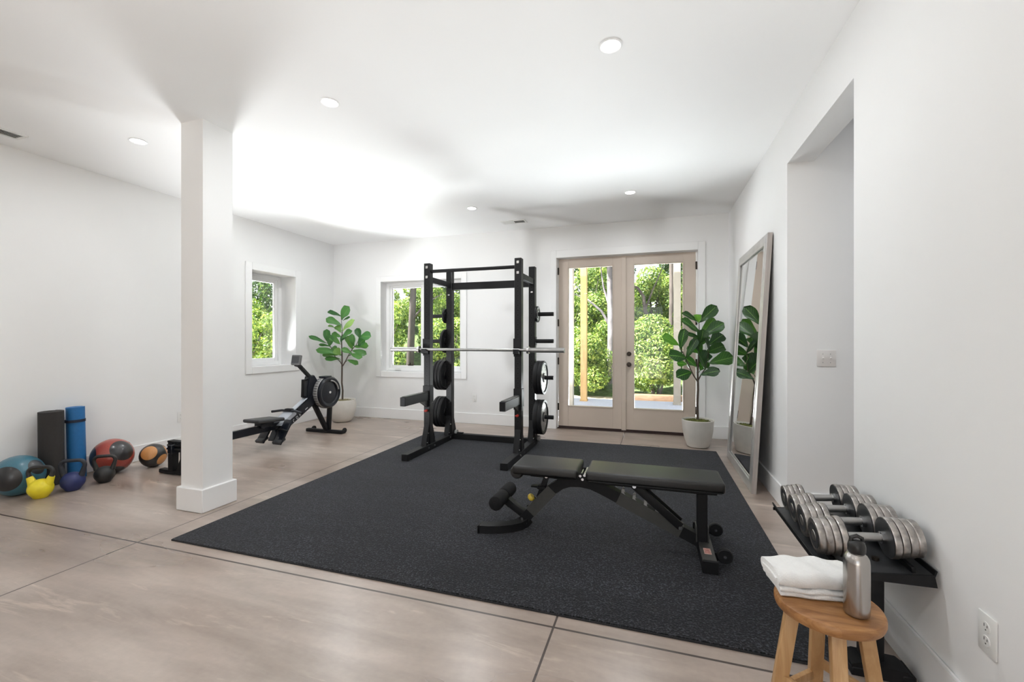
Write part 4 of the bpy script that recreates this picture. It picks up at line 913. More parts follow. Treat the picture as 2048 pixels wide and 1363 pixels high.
fig_tree('fig tree in white pot between the french doors and the leaning mirror', (0.535, 5.52, 0.0),
    [(0, 0.004), (0.105, 0.004), (0.118, 0.010), (0.150, 0.10), (0.168, 0.20), (0.176, 0.30), (0.178, 0.315), (0.172, 0.320), (0.165, 0.315), (0.160, 0.285), (0.0, 0.280)], M['moss'], 0.160, 0.286,
    ([R_(415, 1040), R_(412, 900), R_(418, 780), R_(414, 640), R_(425, 480), R_(428, 350), R_(425, 220)], [0.014, 0.013, 0.012, 0.011, 0.009, 0.007, 0.004]),
    [([R_(413, 712), R_(385, 670), R_(350, 600), R_(318, 520), R_(280, 450), R_(262, 430)], [0.009, 0.008, 0.007, 0.006, 0.004, 0.003]), ([R_(420, 700), R_(440, 660), R_(480, 600), R_(500, 520), R_(505, 430)], [0.008, 0.007, 0.006, 0.005, 0.004])],
    rl, M['fig'], 11)
def LP(zx, zy): return ((zx-450)/652.0, 1.943-zy*0.00153)
ll = leafs(LP, [(442, 245, 530, 112, 0.125, -0.04, -0.2), (432, 212, 286, 158, 0.060, 0.02, 0.3), (446, 300, 296, 232, 0.085, -0.03, 0.3), (456, 362, 594, 248, 0.090, -0.05, -0.3), (440, 375, 388, 302, 0.075, 0.03, 0.3), (455, 252, 514, 212, 0.035, 0.04, -0.2),
    (382, 326, 306, 304, 0.035, 0.03, 0.2), (300, 474, 300, 340, 0.085, -0.04, 0.1), (300, 482, 122, 408, 0.050, -0.02, 0.2), (456, 440, 562, 354, 0.085, -0.03, -0.3), (442, 420, 338, 380, 0.060, 0.03, 0.3), (334, 515, 360, 398, 0.085, -0.04, 0.2), (432, 492, 345, 408, 0.075, -0.05, 0.4),
    (548, 545, 505, 405, 0.085, -0.03, 0.3), (578, 515, 572, 388, 0.080, -0.07, -0.2), (628, 440, 580, 328, 0.075, 0.02, -0.1), (630, 420, 752, 412, 0.115, -0.03, -0.2), (610, 510, 690, 440, 0.12, -0.06, -0.2), (570, 520, 706, 506, 0.085, 0.03, -0.3), (330, 512, 206, 494, 0.035, 0.02, 0.1), (430, 590, 206, 545, 0.085, -0.06, 0.1),
    (420, 598, 250, 600, 0.065, 0.02, 0.1), (428, 642, 286, 636, 0.070, -0.05, 0.1), (552, 588, 455, 535, 0.065, -0.05, 0.4), (552, 556, 702, 592, 0.075, -0.03, -0.2), (545, 590, 672, 622, 0.075, -0.05, -0.1), (498, 652, 616, 692, 0.060, -0.04, -0.1), (440, 600, 398, 535, 0.085, -0.06, 0.2), (440, 470, 480, 400, 0.07, 0.03, -0.1), (400, 560, 330, 520, 0.07, 0.05, 0.1)])
L_ = lambda zx, zy, y=0.0: (LP(zx, zy)[0], y, LP(zx, zy)[1])
fig_tree('fig tree in round cream pot in the back left corner', (-4.53, 5.585, 0.0),
    [(0, 0.004), (0.115, 0.004), (0.135, 0.012), (0.175, 0.08), (0.198, 0.16), (0.206, 0.23), (0.202, 0.30), (0.196, 0.335), (0.190, 0.340), (0.184, 0.333), (0.180, 0.300), (0, 0.295)], M['soil'], 0.180, 0.306,
    ([L_(452, 1050), L_(455, 960), L_(446, 880), L_(448, 720), L_(448, 600), L_(444, 480), L_(450, 360), L_(438, 215)], [0.014, 0.013, 0.0125, 0.012, 0.010, 0.008, 0.006, 0.003]),
    [([L_(450, 718), L_(480, 670), L_(510, 610), L_(548, 545), L_(590, 500), L_(625, 430)], [0.009, 0.008, 0.007, 0.006, 0.005, 0.003]), ([L_(448, 700), L_(430, 670), L_(380, 620), L_(335, 520), L_(300, 475)], [0.008, 0.007, 0.006, 0.005, 0.003])],
    ll, M['fig2'], 23)

# ------------------------------------------------------------------ floor mirror (leans on the right wall)
MY0, MY1, MH = 3.945, 5.128, 2.115
lean = math.atan2(0.118, 2.11)
t = thing('floor_mirror', 'tall silver framed mirror leaning on the right wall', 'mirror', (0.783, MY0, 0.0), rot=(0, lean, 0))
Wm = MY1-MY0; FW, FT = 0.085, 0.038
m = MB()
def mbar(lo, hi): m.b2(lo, hi, 0.006, 2)
for lo, hi in (((0, 0, 0), (FT, FW, MH)), ((0, Wm-FW, 0), (FT, Wm, MH)), ((0, FW, 0), (FT, Wm-FW, FW)), ((0, FW, MH-FW), (FT, Wm-FW, MH))): m.b2(lo, hi, 0.005, 2)
m.build('frame', M['silver'], t)
m = MB()
for lo, hi in (((-0.004, FW-0.016, FW-0.016), (0.012, FW+0.004, MH-FW+0.016)), ((-0.004, Wm-FW-0.004, FW-0.016), (0.012, Wm-FW+0.016, MH-FW+0.016)), ((-0.004, FW, FW-0.016), (0.012, Wm-FW, FW+0.004)), ((-0.004, FW, MH-FW-0.004), (0.012, Wm-FW, MH-FW+0.016))): m.b2(lo, hi, 0.004, 2)
m.build('inner_molding', M['silver'], t)
m = MB(); m.b2((0.001, -0.0015, 0), (FT-0.001, 0.001, MH), 0, 1); m.build('side_face', M['sidewood'], t)
m = MB(); m.b2((0.013, FW-0.004, FW-0.004), (0.018, Wm-FW+0.004, MH-FW+0.004)); m.build('mirror_glass', M['mirror'], t)

# ------------------------------------------------------------------ dumbbell rack and dumbbells
bo = (0.76, 2.13, 0)
t = thing('dumbbell_rack', 'low black dumbbell rack against the right wall', 'dumbbell rack', bo)
TT = math.atan(0.10)
Ry = rotm('Y', -TT)
Y0, Y1 = 1.850, 2.475
m = MB(); m.box((0.762, (Y0+Y1)/2, 0.418), (0.335, Y1-Y0, 0.006), 0, 1, Ry); m.build('tray', M['dgrey'], t, bo)
for xx, zz in ((0.655, 0.412), (0.875, 0.434)):
    m = MB(); m.box((xx, (Y0+Y1)/2, zz+0.008), (0.012, Y1-Y0-0.02, 0.022), 0.002, 1, Ry); m.build('tray_rail', M['black'], t, bo)
m = MB(); m.box((0.594, (Y0+Y1)/2, 0.412), (0.006, Y1-Y0, 0.040), 0.002, 1, rotm('Y', -0.35)); m.box((0.930, (Y0+Y1)/2, 0.440), (0.006, Y1-Y0, 0.030), 0.002, 1, rotm('Y', 0.3)); m.build('side_lip', M['black'], t, bo)
for y in (Y0, Y1):
    m = MB(); m.prism([(0.590, 0.392), (0.934, 0.398), (0.926, 0.438), (0.590, 0.405)], 'Y', y-0.004, y+0.004); m.build('end_lip', M['black'], t, bo)
m = MB(); m.cyl((0.80, Y0+0.10, 0.425), (0.80, Y0+0.10, 0.436), 0.012, seg=12); m.cyl((0.80, Y1-0.10, 0.425), (0.80, Y1-0.10, 0.436), 0.012, seg=12); m.build('tray_bolt', M['bronze'], t, bo)
for y in (1.965, 2.40):
    m = MB(); m.beam((0.79, y, 0.055), (0.79, y, 0.412), 0.05, 0.07, (1, 0, 0), 0.004); m.build('post', M['black'], t, bo)
    m = MB(); m.prism([(0.715, 0.0), (0.905, 0.0), (0.905, 0.030), (0.885, 0.045), (0.745, 0.052), (0.715, 0.040)], 'Y', y-0.045, y+0.045); ft = m.build('foot', M['black'], t, bo)
    for xx in (0.735, 0.89):
        m = MB(); m.b2((xx-0.022, y-0.048, 0), (xx+0.022, y+0.048, 0.034), 0.006, 1); m.build('foot_cap', M['blackm'], ft, bo)
m = MB(); m.b2((0.775, 1.99, 0.10), (0.805, 2.375, 0.17), 0.003, 1); m.build('lower_crossbar', M['black'], t, bo)

def dumbbell(y, R, zc, x0, x1, label):
    c = (0.757, y, zc)
    t = thing('dumbbell', label, 'dumbbell', c, 0, 'chrome dumbbells on the rack', rot=(0, -TT, 0))
    m = MB(); hl = 0.062
    m.lathe([(0, -hl), (0.0145, -hl), (0.0150, -0.03), (0.0155, 0), (0.0150, 0.03), (0.0145, hl), (0, hl)], (0, 0, 0), 'X', 20); m.build('handle', M['sleeve'], t)
    for s, xe in ((-1, x0-c[0]), (1, x1-c[0])):
        m = MB(); m.lathe([(0.0146, s*0.050), (0.021, s*0.052), (0.021, s*0.066), (0.0146, s*0.068)], (0, 0, 0), 'X', 20, close=True); m.build('collar', M['chrome'], t)
        a = s*0.066; n = 4; L = (xe-a)/n
        m = MB(); prof = [(0.0, a)]
        for k in range(n):
            r = R*(1-0.035*k); p, q = a+L*k, a+L*(k+1); g = L*0.09
            prof += [(R*0.86, p+g*0.2), (r*0.985, p+g), (r, p+L*0.2), (r, q-L*0.2), (r*0.985, q-g)]
            if k < n-1: prof += [(R*0.86, q-g*0.2)]
        e = xe; prof += [(R*0.80, e), (R*0.66, e-L*0.10), (0.022, e-L*0.10), (0.020, e), (0, e)]
        m.lathe(prof, (0, 0, 0), 'X', 40); w = m.build('weight_head', M['castiron'], t)
        m = MB(); m.lathe([(0.016, a-s*0.0012), (R*0.95, a-s*0.0012), (R*0.95, a+s*0.001), (0.016, a+s*0.001)], (0, 0, 0), 'X', 40, close=True); m.build('inner_disc', M['dgrey'], w)
        m = MB(); m.lathe([(0.022, e-L*0.08), (R*0.64, e-L*0.08), (R*0.64, e-L*0.05), (0.022, e-L*0.05)], (0, 0, 0), 'X', 40, close=True); m.build('end_disc', M['dgrey'], w)
YD = (2.385, 2.235, 2.088, 1.935)
for y, R, x0, x1, lb in zip(YD, (0.062, 0.066, 0.070, 0.072), (0.612, 0.606, 0.600, 0.596), (0.908, 0.912, 0.916, 0.920),
        ('chrome dumbbell at the far end of the rack, against the hallway corner', 'second chrome dumbbell from the far end of the rack', 'second chrome dumbbell from the stool end of the rack', 'chrome dumbbell at the near end of the rack behind the bottle')):
    dumbbell(y, R, 0.4385+R*1.02, x0, x1, lb)

# ------------------------------------------------------------------ stool, towel, bottle
SH = 0.46; sc_ = (0.508, 1.530); bo = (sc_[0], sc_[1], 0); SR = 0.138
t = thing('wooden_stool', 'round honey wood stool at the front right', 'stool', bo, 0)
m = MB(); m.lathe([(0, SH-0.034), (SR-0.012, SH-0.034), (SR-0.003, SH-0.030), (SR, SH-0.022), (SR, SH-0.010), (SR-0.003, SH-0.003), (SR-0.010, SH), (SR*0.6, SH-0.0005), (0, SH-0.001)], seg=72); m.build('seat', M['stool'], t)
angs = [math.radians(a) for a in (-94, -4, 86, 176)]
tops = [(0.088*math.cos(a), 0.088*math.sin(a), SH-0.032) for a in angs]; feet = [(0.150*math.cos(a), 0.150*math.sin(a), 0.0) for a in angs]
for a, p, q in zip(angs, tops, feet):
    m = MB(); vs = m.beam(q, p, 0.036, 0.036, (math.cos(a), math.sin(a), 0), 0.003)
    for v in m.bm.verts:
        if v.co.z < 0.0: v.co.z = 0.0
        v.co.z = min(v.co.z, SH-0.030)
    m.build('leg', M['stoolleg'], t)
for i in range(4):
    f = (0.20 if i % 2 else 0.155)/SH
    a = Vector(feet[i]).lerp(Vector(tops[i]), f); b = Vector(feet[(i+1) % 4]).lerp(Vector(tops[(i+1) % 4]), f)
    a.z = b.z = SH*f
    m = MB(); m.beam(a, b, 0.016, 0.028, (0, 0, 1), 0.003); m.build('stretcher', M['stoolleg'], t)
m = MB()
for a, b in ((0, 2), (1, 3)):
    m.beam((tops[a][0]*0.9, tops[a][1]*0.9, SH-0.050), (tops[b][0]*0.9, tops[b][1]*0.9, SH-0.050), 0.030, 0.032)
m.build('apron', M['stoolleg'], t)

# folded towel: three soft layers, the fold on the near side
tb = thing('folded_towel', 'folded white towel on the wooden stool', 'towel', (0.468, 1.580, SH), math.radians(8))
def towel_layer(name, x0, x1, y0, y1, z0, th, seed, parent, bulge=0.0):
    rng = random.Random(seed); m = MB()
    NX, NY = 18, 14; R = th/2
    def prof(y):                                          # closed section in (y,z): rounded at both ends
        return None
    sec = []
    for k in range(9): a = PI/2+PI*k/8; sec.append((y0+R+R*math.cos(a), R+R*math.sin(a)))
    for k in range(1, 10): sec.append((y0+R+(y1-y0-2*R)*k/10, 0))
    for k in range(9): a = -PI/2+PI*k/8; sec.append((y1-R+R*math.cos(a), R+R*math.sin(a)))
    for k in range(1, 10): sec.append((y1-R-(y1-y0-2*R)*k/10, 2*R))
    rings = []
    for i in range(NX+1):
        u = i/NX; x = x0+(x1-x0)*u; e = min(u, 1-u)*NX
        sh = 1.0 if e > 1 else (0.80 if e < 0.5 else 0.96)
        r = []
        for (y, z) in sec:
            top = z > R
            dz = 0.0035*math.sin(9*x*8+y*30+seed)+(bulge*math.sin(PI*u)*(1 if top else 0))
            r.append(m.bm.verts.new((x+0.003*math.sin(y*40+seed), y+0.003*math.sin(u*7+seed), z0+R+(z-R)*sh+(dz if top else dz*0.2)+0.001)))
        rings.append(r)
    n = len(sec)
    for i in range(NX):
        for k in range(n): m.bm.faces.new((rings[i][k], rings[i][(k+1) % n], rings[i+1][(k+1) % n], rings[i+1][k]))
    m.bm.faces.new(rings[0][::-1]); m.bm.faces.new(rings[-1])
    return m.build(name, M['towel'], parent, None, 70)
towel_layer('bottom_fold', -0.092, 0.128, -0.062, 0.062, 0.0, 0.016, 1, tb)
towel_layer('middle_fold', -0.098, 0.132, -0.066, 0.064, 0.0155, 0.016, 2, tb)
towel_layer('top_fold', -0.106, 0.130, -0.070, 0.066, 0.031, 0.042, 3, tb, 0.006)
# rolled end of the inner layer on the left side
m = MB()
pts = []
for k in range(22):
    a = k/21; pts.append((-0.106, -0.052+0.100*a, 0.050+0.004*math.sin(a*PI)))
m.tube(pts, 0.0045, 8); m.build('hem', M['towel'], tb)

t = thing('water_bottle', 'brushed steel water bottle with black cap on the stool', 'bottle', (0.563, 1.480, SH))
m = MB(); m.lathe([(0, 0.0), (0.026, 0.0), (0.0305, 0.004), (0.0315, 0.012), (0.0315, 0.150), (0.0295, 0.162), (0.024, 0.171), (0.0185, 0.175), (0.0180, 0.182), (0.0, 0.182)], seg=48); m.build('body', M['steel'], t)
m = MB(); m.lathe([(0.0, 0.176), (0.0195, 0.176), (0.0215, 0.180), (0.0215, 0.196), (0.019, 0.206), (0.012, 0.212), (0, 0.213)], seg=32)
m.tube([(-0.014, 0, 0.205), (-0.013, 0, 0.218), (0, 0, 0.224), (0.013, 0, 0.218), (0.014, 0, 0.205)], 0.0055, 10); m.build('cap', M['cap'], t)

# ------------------------------------------------------------------ left wall: mats, balls, kettlebells
def mat_roll(name, label, cat, loc, R, H, core, turns, mt, lean=0.0, rz=0.0, squash=1.0):
    t = thing(name, label, cat, loc, rot=(0, lean, rz))
    m = MB(); n = int(turns*36); outer = []; inner = []
    g = (R-core)/turns; th = g*0.96
    for k in range(n+1):
        a = 2*PI*k/36; r = core+g*k/36
        outer.append((r*math.cos(a), r*math.sin(a)*squash)); r2 = max(core*0.6, r-th); inner.append((r2*math.cos(a), r2*math.sin(a)*squash))
    for (z0, z1) in ((0.0, H),):
        A = [[m.bm.verts.new((p[0], p[1], z)) for p in outer] for z in (z0, z1)]; B = [[m.bm.verts.new((p[0], p[1], z)) for p in inner] for z in (z0, z1)]
        for k in range(n):
            m.bm.faces.new((A[0][k], A[0][k+1], A[1][k+1], A[1][k])); m.bm.faces.new((B[0][k+1], B[0][k], B[1][k], B[1][k+1]))
            m.bm.faces.new((A[1][k], A[1][k+1], B[1][k+1], B[1][k])); m.bm.faces.new((A[0][k+1], A[0][k], B[0][k], B[0][k+1]))
        for k in (0, n): m.bm.faces.new((A[0][k], A[1][k], B[1][k], B[0][k]))
    m.build('roll', mt, t, None, 50)
    return t
mat_roll('exercise_mat', 'rolled charcoal exercise mat standing against the left wall', 'exercise mat', (-4.945, 2.368, 0.004), 0.087, 0.628, 0.012, 5, M['mat'], -0.02, 2.3)
t = mat_roll('yoga_mat', 'rolled blue yoga mat with dark strap against the left wall', 'yoga mat', (-4.955, 2.550, 0.004), 0.066, 0.640, 0.012, 5, M['blue'], -0.02, 1.2)
m = MB(); m.lathe([(0.0667, 0.505), (0.0690, 0.506), (0.0690, 0.529), (0.0667, 0.530)], seg=48, close=True); m.build('strap', M['strap'], t)

def ball(label, loc, R, mt, seam=None):
    t = thing('medicine_ball', label, 'medicine ball', loc, 0, 'medicine balls by the left wall')
    m = MB(); q = bmesh.ops.create_uvsphere(m.bm, u_segments=48, v_segments=28, radius=R)
    for v in m.bm.verts:
        if v.co.z < -R*0.985: v.co.z = -R*0.985
    o = m.build('shell', mt, t, None, 60); o.location = (0, 0, R*0.985)
    m = MB(); m.lathe([(0, 0.0), (0.012, 0.0), (0.012, 0.004), (0, 0.006)], seg=16); v = m.build('valve', M['blackm'], o); v.location = (R*0.15, R*0.75, R*0.62); v.rotation_euler = Vector((0.15, 0.75, 0.62)).to_track_quat('Z', 'Y').to_euler()
    return t
ball('large teal and black medicine ball at the left edge', (-4.865, 2.128, 0.0), 0.158, M['tealball'])
ball('large red and black medicine ball behind the black kettlebell', (-4.828, 2.752, 0.0), 0.160, M['redball'])
ball('small orange and black medicine ball nearest the rowing machine', (-4.685, 3.012, 0.0), 0.112, M['orangeball'])

def kettlebell(label, loc, rz, R, bodym, handm, horns=None):
    t = thing('kettlebell', label, 'kettlebell', loc, rz, 'kettlebells by the left wall')
    pr = [(0, 0.0), (R*0.50, 0.0), (R*0.54, R*0.03)]
    for k in range(4, 15):
        a = -PI/2+PI*k/15; pr.append((R*0.96*math.cos(a), R*0.92+R*0.92*math.sin(a)))
    pr.append((0, R*1.84))
    m = MB(); m.lathe(pr, seg=40); m.build('body', bodym, t, None, 60)
    z0, z1, w = R*1.45, R*3.02, R*0.98; pts = []
    pts += [(-R*0.70, 0, z0), (-R*0.86, 0, R*2.0), (-R*0.98, 0, R*2.45)]
    for k in range(0, 7): a = PI-(PI/2)*k/6; pts.append((-R*0.52+R*0.46*math.cos(a), 0, R*2.5+R*0.5*math.sin(a)))
    for k in range(0, 7): a = PI/2-(PI/2)*k/6; pts.append((R*0.52+R*0.46*math.cos(a), 0, R*2.5+R*0.5*math.sin(a)))
    pts += [(R*0.98, 0, R*2.45), (R*0.86, 0, R*2.0), (R*0.70, 0, z0)]
    rd = [R*0.27, R*0.215]+[R*0.178]*(len(pts)-4)+[R*0.215, R*0.27]
    m = MB(); m.tube(pts, rd, 14); m.build('handle', handm, t, None, 70)
    if horns:
        m = MB()
        for s in (-1, 1): m.tube([(s*R*0.60, 0, R*1.30), (s*R*0.72, 0, R*1.62), (s*R*0.84, 0, R*1.95), (s*R*0.90, 0, R*2.08)], [R*0.40, R*0.33, R*0.285, R*0.25], 14)
        m.build('horn_sleeve', horns, t, None, 60)
kettlebell('yellow kettlebell in front of the teal medicine ball', (-4.605, 2.142, 0), math.radians(32), 0.080, M['yellow'], M['hblack'], M['yellow'])
kettlebell('navy blue kettlebell in front of the blue yoga mat', (-4.580, 2.330, 0), math.radians(35), 0.082, M['navy'], M['navyh'])
kettlebell('black kettlebell in front of the red medicine ball', (-4.575, 2.548, 0), math.radians(40), 0.076, M['hblack'], M['hblack'])

# ------------------------------------------------------------------ outside
m = MB(); m.b2((-45, -30, -0.32), (30, 50, -0.17)); struct('ground', m, M['ground'], label='bare sunlit ground outside', cat='ground')
m = MB(); m.b2((-1.75, 6.30, -0.16), (3.2, 9.85, -0.055), 0.01, 1); struct('patio', m, M['patio'], label='blue grey porch slab outside the french doors', cat='patio')
m = MB(); m.b2((-4.6, 6.30, 3.05), (3.6, 9.20, 3.19)); struct('porch_roof', m, M['palepost'], label='porch roof outside the french doors', cat='roof')
def porch_post(x, y, w, mt, label, top=3.05):
    t = thing('porch_post', label, 'porch post', (x, y, -0.055), 0, 'porch posts outside the doors')
    m = MB(); m.b2((-w/2, -w/2, 0), (w/2, w/2, top+0.055), 0.005, 1); m.build('shaft', mt, t)
    m = MB(); m.b2((-w/2-0.012, -w/2-0.012, 0), (w/2+0.012, w/2+0.012, 0.03), 0.003, 1); m.build('base_plate', mt, t)
porch_post(-1.365, 9.43, 0.135, M['post'], 'sunlit pine porch post seen through the left door')
porch_post(0.525, 9.43, 0.135, M['palepost'], 'pale porch post seen through the right door')
porch_post(-1.440, 8.15, 0.13, M['palepost'], 'cream porch post nearest the house at the left door edge')
t = thing('timber_edging', 'brown timber beam along the far edge of the porch slab', 'timber', (0.35, 10.3, -0.17))
m = MB(); m.b2((-0.75, -0.10, 0), (1.6, 0.10, 0.20), 0.012, 2); m.build('beam', M['logwood'], t)

def leaf_cloud(name, mt, blobs, n, size, seed, parent=None):
    """many small bent leaves over the shells of several blobs (centre, radii)"""
    rng = random.Random(seed); vs = []; fs = []
    wts = [b[1][0]*b[1][2] for b in blobs]
    for _ in range(n):
        c, r = rng.choices(blobs, wts)[0]
        d = Vector((rng.gauss(0, 1), rng.gauss(0, 1), rng.gauss(0, 1))).normalized()
        rr = 1-abs(rng.gauss(0, 0.16))
        p = Vector(c)+Vector((d.x*r[0], d.y*r[1], d.z*r[2]))*rr
        nrm = (d+Vector((rng.gauss(0, .55), rng.gauss(0, .55), rng.gauss(0, .55)+0.45))).normalized()
        x = nrm.orthogonal().normalized(); x.rotate(Matrix.Rotation(rng.random()*2*PI, 3, nrm)); y = nrm.cross(x)
        L = size*rng.uniform(0.6, 1.25); W = L*rng.uniform(0.42, 0.62)
        k = len(vs)
        vs += [p-x*L*0.5, p+y*W*0.5+nrm*L*0.07, p+x*L*0.5-nrm*L*0.06, p-y*W*0.5+nrm*L*0.07]
        fs += [(k, k+1, k+2), (k, k+2, k+3)]
    me = bpy.data.meshes.new(name); me.from_pydata(vs, [], fs); me.materials.append(mt)
    o = bpy.data.objects.new(name, me); COL.objects.link(o)
    if parent: o.parent = parent
    return o

def shrub_proto(seed, n, w, h):
    rng = random.Random(seed); bl = []
    for k in range(16):
        a = rng.random()*2*PI; q = rng.random()
        z = h*(0.12+0.80*rng.random()); rr = w*0.5*math.sqrt(q)*(1-0.5*(z/h))
        r = rng.uniform(0.28, 0.5)*w*0.55
        bl.append(((rr*math.cos(a), rr*math.sin(a), z), (r, r, r*0.8)))
    return bl
# ---- shrubs: each its own plant, copies share the leaves
def make_shrub(seed, label):
    t = thing('shrub', label, 'shrub', (0, 0, -0.17), 0, 'shrubs outside the windows')
    leaf_cloud('foliage', M['shrub'], shrub_proto(seed, 0, 1.95, 2.15), 13000, 0.095, seed, t)
    m = MB(); rng = random.Random(seed)
    for k in range(5):
        a = rng.random()*2*PI; m.tube([(0.08*math.cos(a), 0.08*math.sin(a), 0), (0.3*math.cos(a), 0.3*math.sin(a), 0.8), (0.6*math.cos(a+.3), 0.6*math.sin(a+.3), 1.7)], [0.03, 0.022, 0.010], 6)
    m.build('stems', M['greybark'], t)
    return t
protos = [make_shrub(s, '') for s in (101, 102, 103, 104)]
SHR = [  # x, y, z, rot, scale, label
    (-3.55, 11.5, -0.2, 0.3, 0.90, 'shrub in the front row left of the doors'),
    (-1.70, 11.6, -0.2, 4.3, 0.92, 'bright shrub in the front row just behind the pine post'),
    (0.15, 11.6, -0.2, 1.3, 0.90, 'shrub in the front row behind the brown timber beam'),
    (2.05, 11.5, -0.2, 2.1, 0.92, 'shrub in the front row hidden by the indoor fig tree'),
    (-2.75, 13.9, 0.55, 3.6, 1.0, 'shrub in the second row left of the pale mottled trunk'),
    (-0.65, 13.9, 0.55, 0.9, 1.0, 'shrub in the second row seen where the doors meet'),
    (1.45, 13.9, 0.55, 5.2, 1.0, 'shrub in the second row beside the pale porch post'),
    (-4.25, 16.1, 1.6, 2.8, 1.1, 'shrub high on the bank at the far left of the doors'),
    (-2.0, 16.1, 1.6, 1.9, 1.1, 'shrub high on the bank behind the pale mottled trunk'),
    (0.22, 16.2, 1.6, 0.2, 1.1, 'shrub high on the bank in the right door'),
    (2.55, 16.2, 1.6, 3.3, 1.15, 'shrub high on the bank at the right edge of the right door'),
    (-5.5, 11.3, -0.2, 0.7, 0.95, 'shrub at the right side of the back window behind the rack'),
    (-7.35, 10.4, -0.2, 2.5, 1.12, 'shrub low in the left half of the back window'),
    (-4.85, 13.9, 0.55, 4.4, 1.0, 'shrub in the second row at the right edge of the back window'),
    (-6.95, 13.7, 0.55, 5.5, 1.0, 'shrub in the second row behind the rack uprights'),
    (-9.05, 13.4, 0.45, 3.9, 1.0, 'shrub in the second row at the left edge of the back window'),
    (-6.45, 16.1, 1.6, 1.1, 1.1, 'shrub high on the bank behind the rack'),
    (-8.95, 16.1, 1.6, 4.9, 1.1, 'shrub high on the bank beside the leaning trunk'),
    (-11.1, 15.9, 1.5, 2.9, 1.1, 'shrub high on the bank left of the leaning trunk'),
    (-9.2, 7.6, -0.2, 2.2, 0.95, 'shrub low at the left edge of the left wall window'),
    (-9.7, 9.7, -0.2, 0.1, 0.98, 'yellow green shrub in the middle of the left wall window'),
    (-11.7, 8.3, -0.2, 4.6, 1.15, 'taller shrub behind in the left wall window'),
    (-11.9, 10.7, -0.2, 3.0, 1.2, 'taller shrub behind at the right of the left wall window'),
]
used = [False]*4
for i, (x, y, z, rz, s, lb) in enumerate(SHR):
    k = i % 4
    if not used[k]:
        o = protos[k]; used[k] = True; o.location = (x, y, z); o.rotation_euler = (0, 0, rz); o.scale = (s, s, s); o['label'] = lb
    else: o = dup(protos[k], (x, y, z), rz, lb, None, (s, s, s))
# earth bank that carries the upper rows
m = MB()
m.prism([(11.0, -0.2), (12.6, 0.0), (14.0, 0.7), (16.2, 1.8), (20.5, 2.4), (20.5, -0.3), (11.0, -0.3)], 'X', -16, 7)
struct('bank', m, M['bank'], label='leafy bank rising behind the house', cat='bank')

def tree(label, loc, path, rads, barkm, branches, blobs, n, seed, size=0.12):
    t = thing('tree', label, 'tree', loc, 0, 'trees outside the windows')
    m = MB(); m.tube(path, rads, 12)
    rng = random.Random(seed)
    for v in m.bm.verts: v.co += Vector((rng.uniform(-.012, .012), rng.uniform(-.012, .012), 0))
    m.build('trunk', barkm, t)
    for p, r in branches:
        m = MB(); m.tube(p, r, 8); m.build('branch', barkm, t)
    leaf_cloud('crown', M['treeleaf'], blobs, n, size, seed, t)
def crown(seed, w, z0, z1, k=14, r0=0.5, r1=0.9):
    rng = random.Random(seed)
    return [((rng.uniform(-w, w), rng.uniform(-w*0.6, w*0.6), rng.uniform(z0, z1)), (rng.uniform(r0, r1), rng.uniform(r0, r1), rng.uniform(r0, r1)*0.7)) for _ in range(k)]
tree('pale mottled tree trunk seen through the left door', (-1.085, 12.75, 0.1), [(0, 0, -0.3), (0.02, 0, 1.5), (-0.02, 0, 3.0), (-0.05, 0, 6.0)], [0.12, 0.10, 0.09, 0.07], M['palebark'],
     [([(0.0, 0, 1.55), (-0.25, -0.02, 2.0), (-0.65, -0.04, 2.35), (-1.1, -0.04, 2.55)], [0.04, 0.035, 0.025, 0.012]), ([(-0.02, 0, 2.1), (-0.2, 0.05, 2.7), (-0.3, 0.05, 3.4)], [0.035, 0.025, 0.012])], crown(5, 0.75, 3.6, 5.0, 10, 0.4, 0.7), 4500, 5)
tree('dark crooked tree trunk in the middle of the right door', (0.28, 12.85, 0.1), [(0.0, 0, -0.3), (-0.10, 0, 1.2), (-0.42, 0, 2.0), (-0.45, 0, 2.4), (-0.62, 0, 2.65), (-0.95, 0, 2.8)], [0.06, 0.055, 0.05, 0.045, 0.035, 0.015], M['greybark'],
     [([(-0.42, 0, 2.0), (-0.2, 0.05, 2.6), (0.1, 0.05, 3.3)], [0.03, 0.02, 0.01])], [((0.85+0.3*math.sin(k*2.1), 0.2*math.cos(k*1.7), 3.5+0.14*k), (0.45, 0.4, 0.35)) for k in range(8)], 3500, 9)
tree('dark straight tree trunk beside the pale post in the right door', (0.66, 15.0, 1.1), [(0, 0, -0.6), (0.02, 0, 1.5), (0.0, 0, 5.0)], [0.10, 0.08, 0.06], M['greybark'],
     [([(0, 0, 2.6), (0.4, 0, 3.2), (0.9, 0.1, 3.6)], [0.04, 0.03, 0.012])], crown(8, 0.9, 3.6, 5.4, 12, 0.5, 0.8), 5000, 8)
tree('dark leaning tree trunk seen through the back window', (-7.30, 12.15, 0.0), [(0, 0, -0.2), (0.08, 0, 1.6), (0.15, 0, 3.0), (0.2, 0, 5.0)], [0.13, 0.105, 0.09, 0.07], M['greybark'],
     [([(0.1, 0, 1.9), (0.6, -0.05, 2.4), (1.2, -0.05, 2.7)], [0.04, 0.03, 0.012])], crown(12, 1.0, 3.6, 5.2, 12, 0.4, 0.7), 5000, 12)
tree('dark leafy tree filling the top of the left wall window', (-13.7, 12.6, 0.2), [(0, 0, -0.6), (0.05, 0, 1.6), (0, 0, 4.5)], [0.12, 0.10, 0.07], M['greybark'],
     [([(0, 0, 1.5), (-0.3, 0.3, 2.3), (-0.4, 0.5, 2.9)], [0.04, 0.03, 0.012])], crown(15, 1.4, 1.2, 5.0, 22, 0.6, 1.0), 14000, 15)
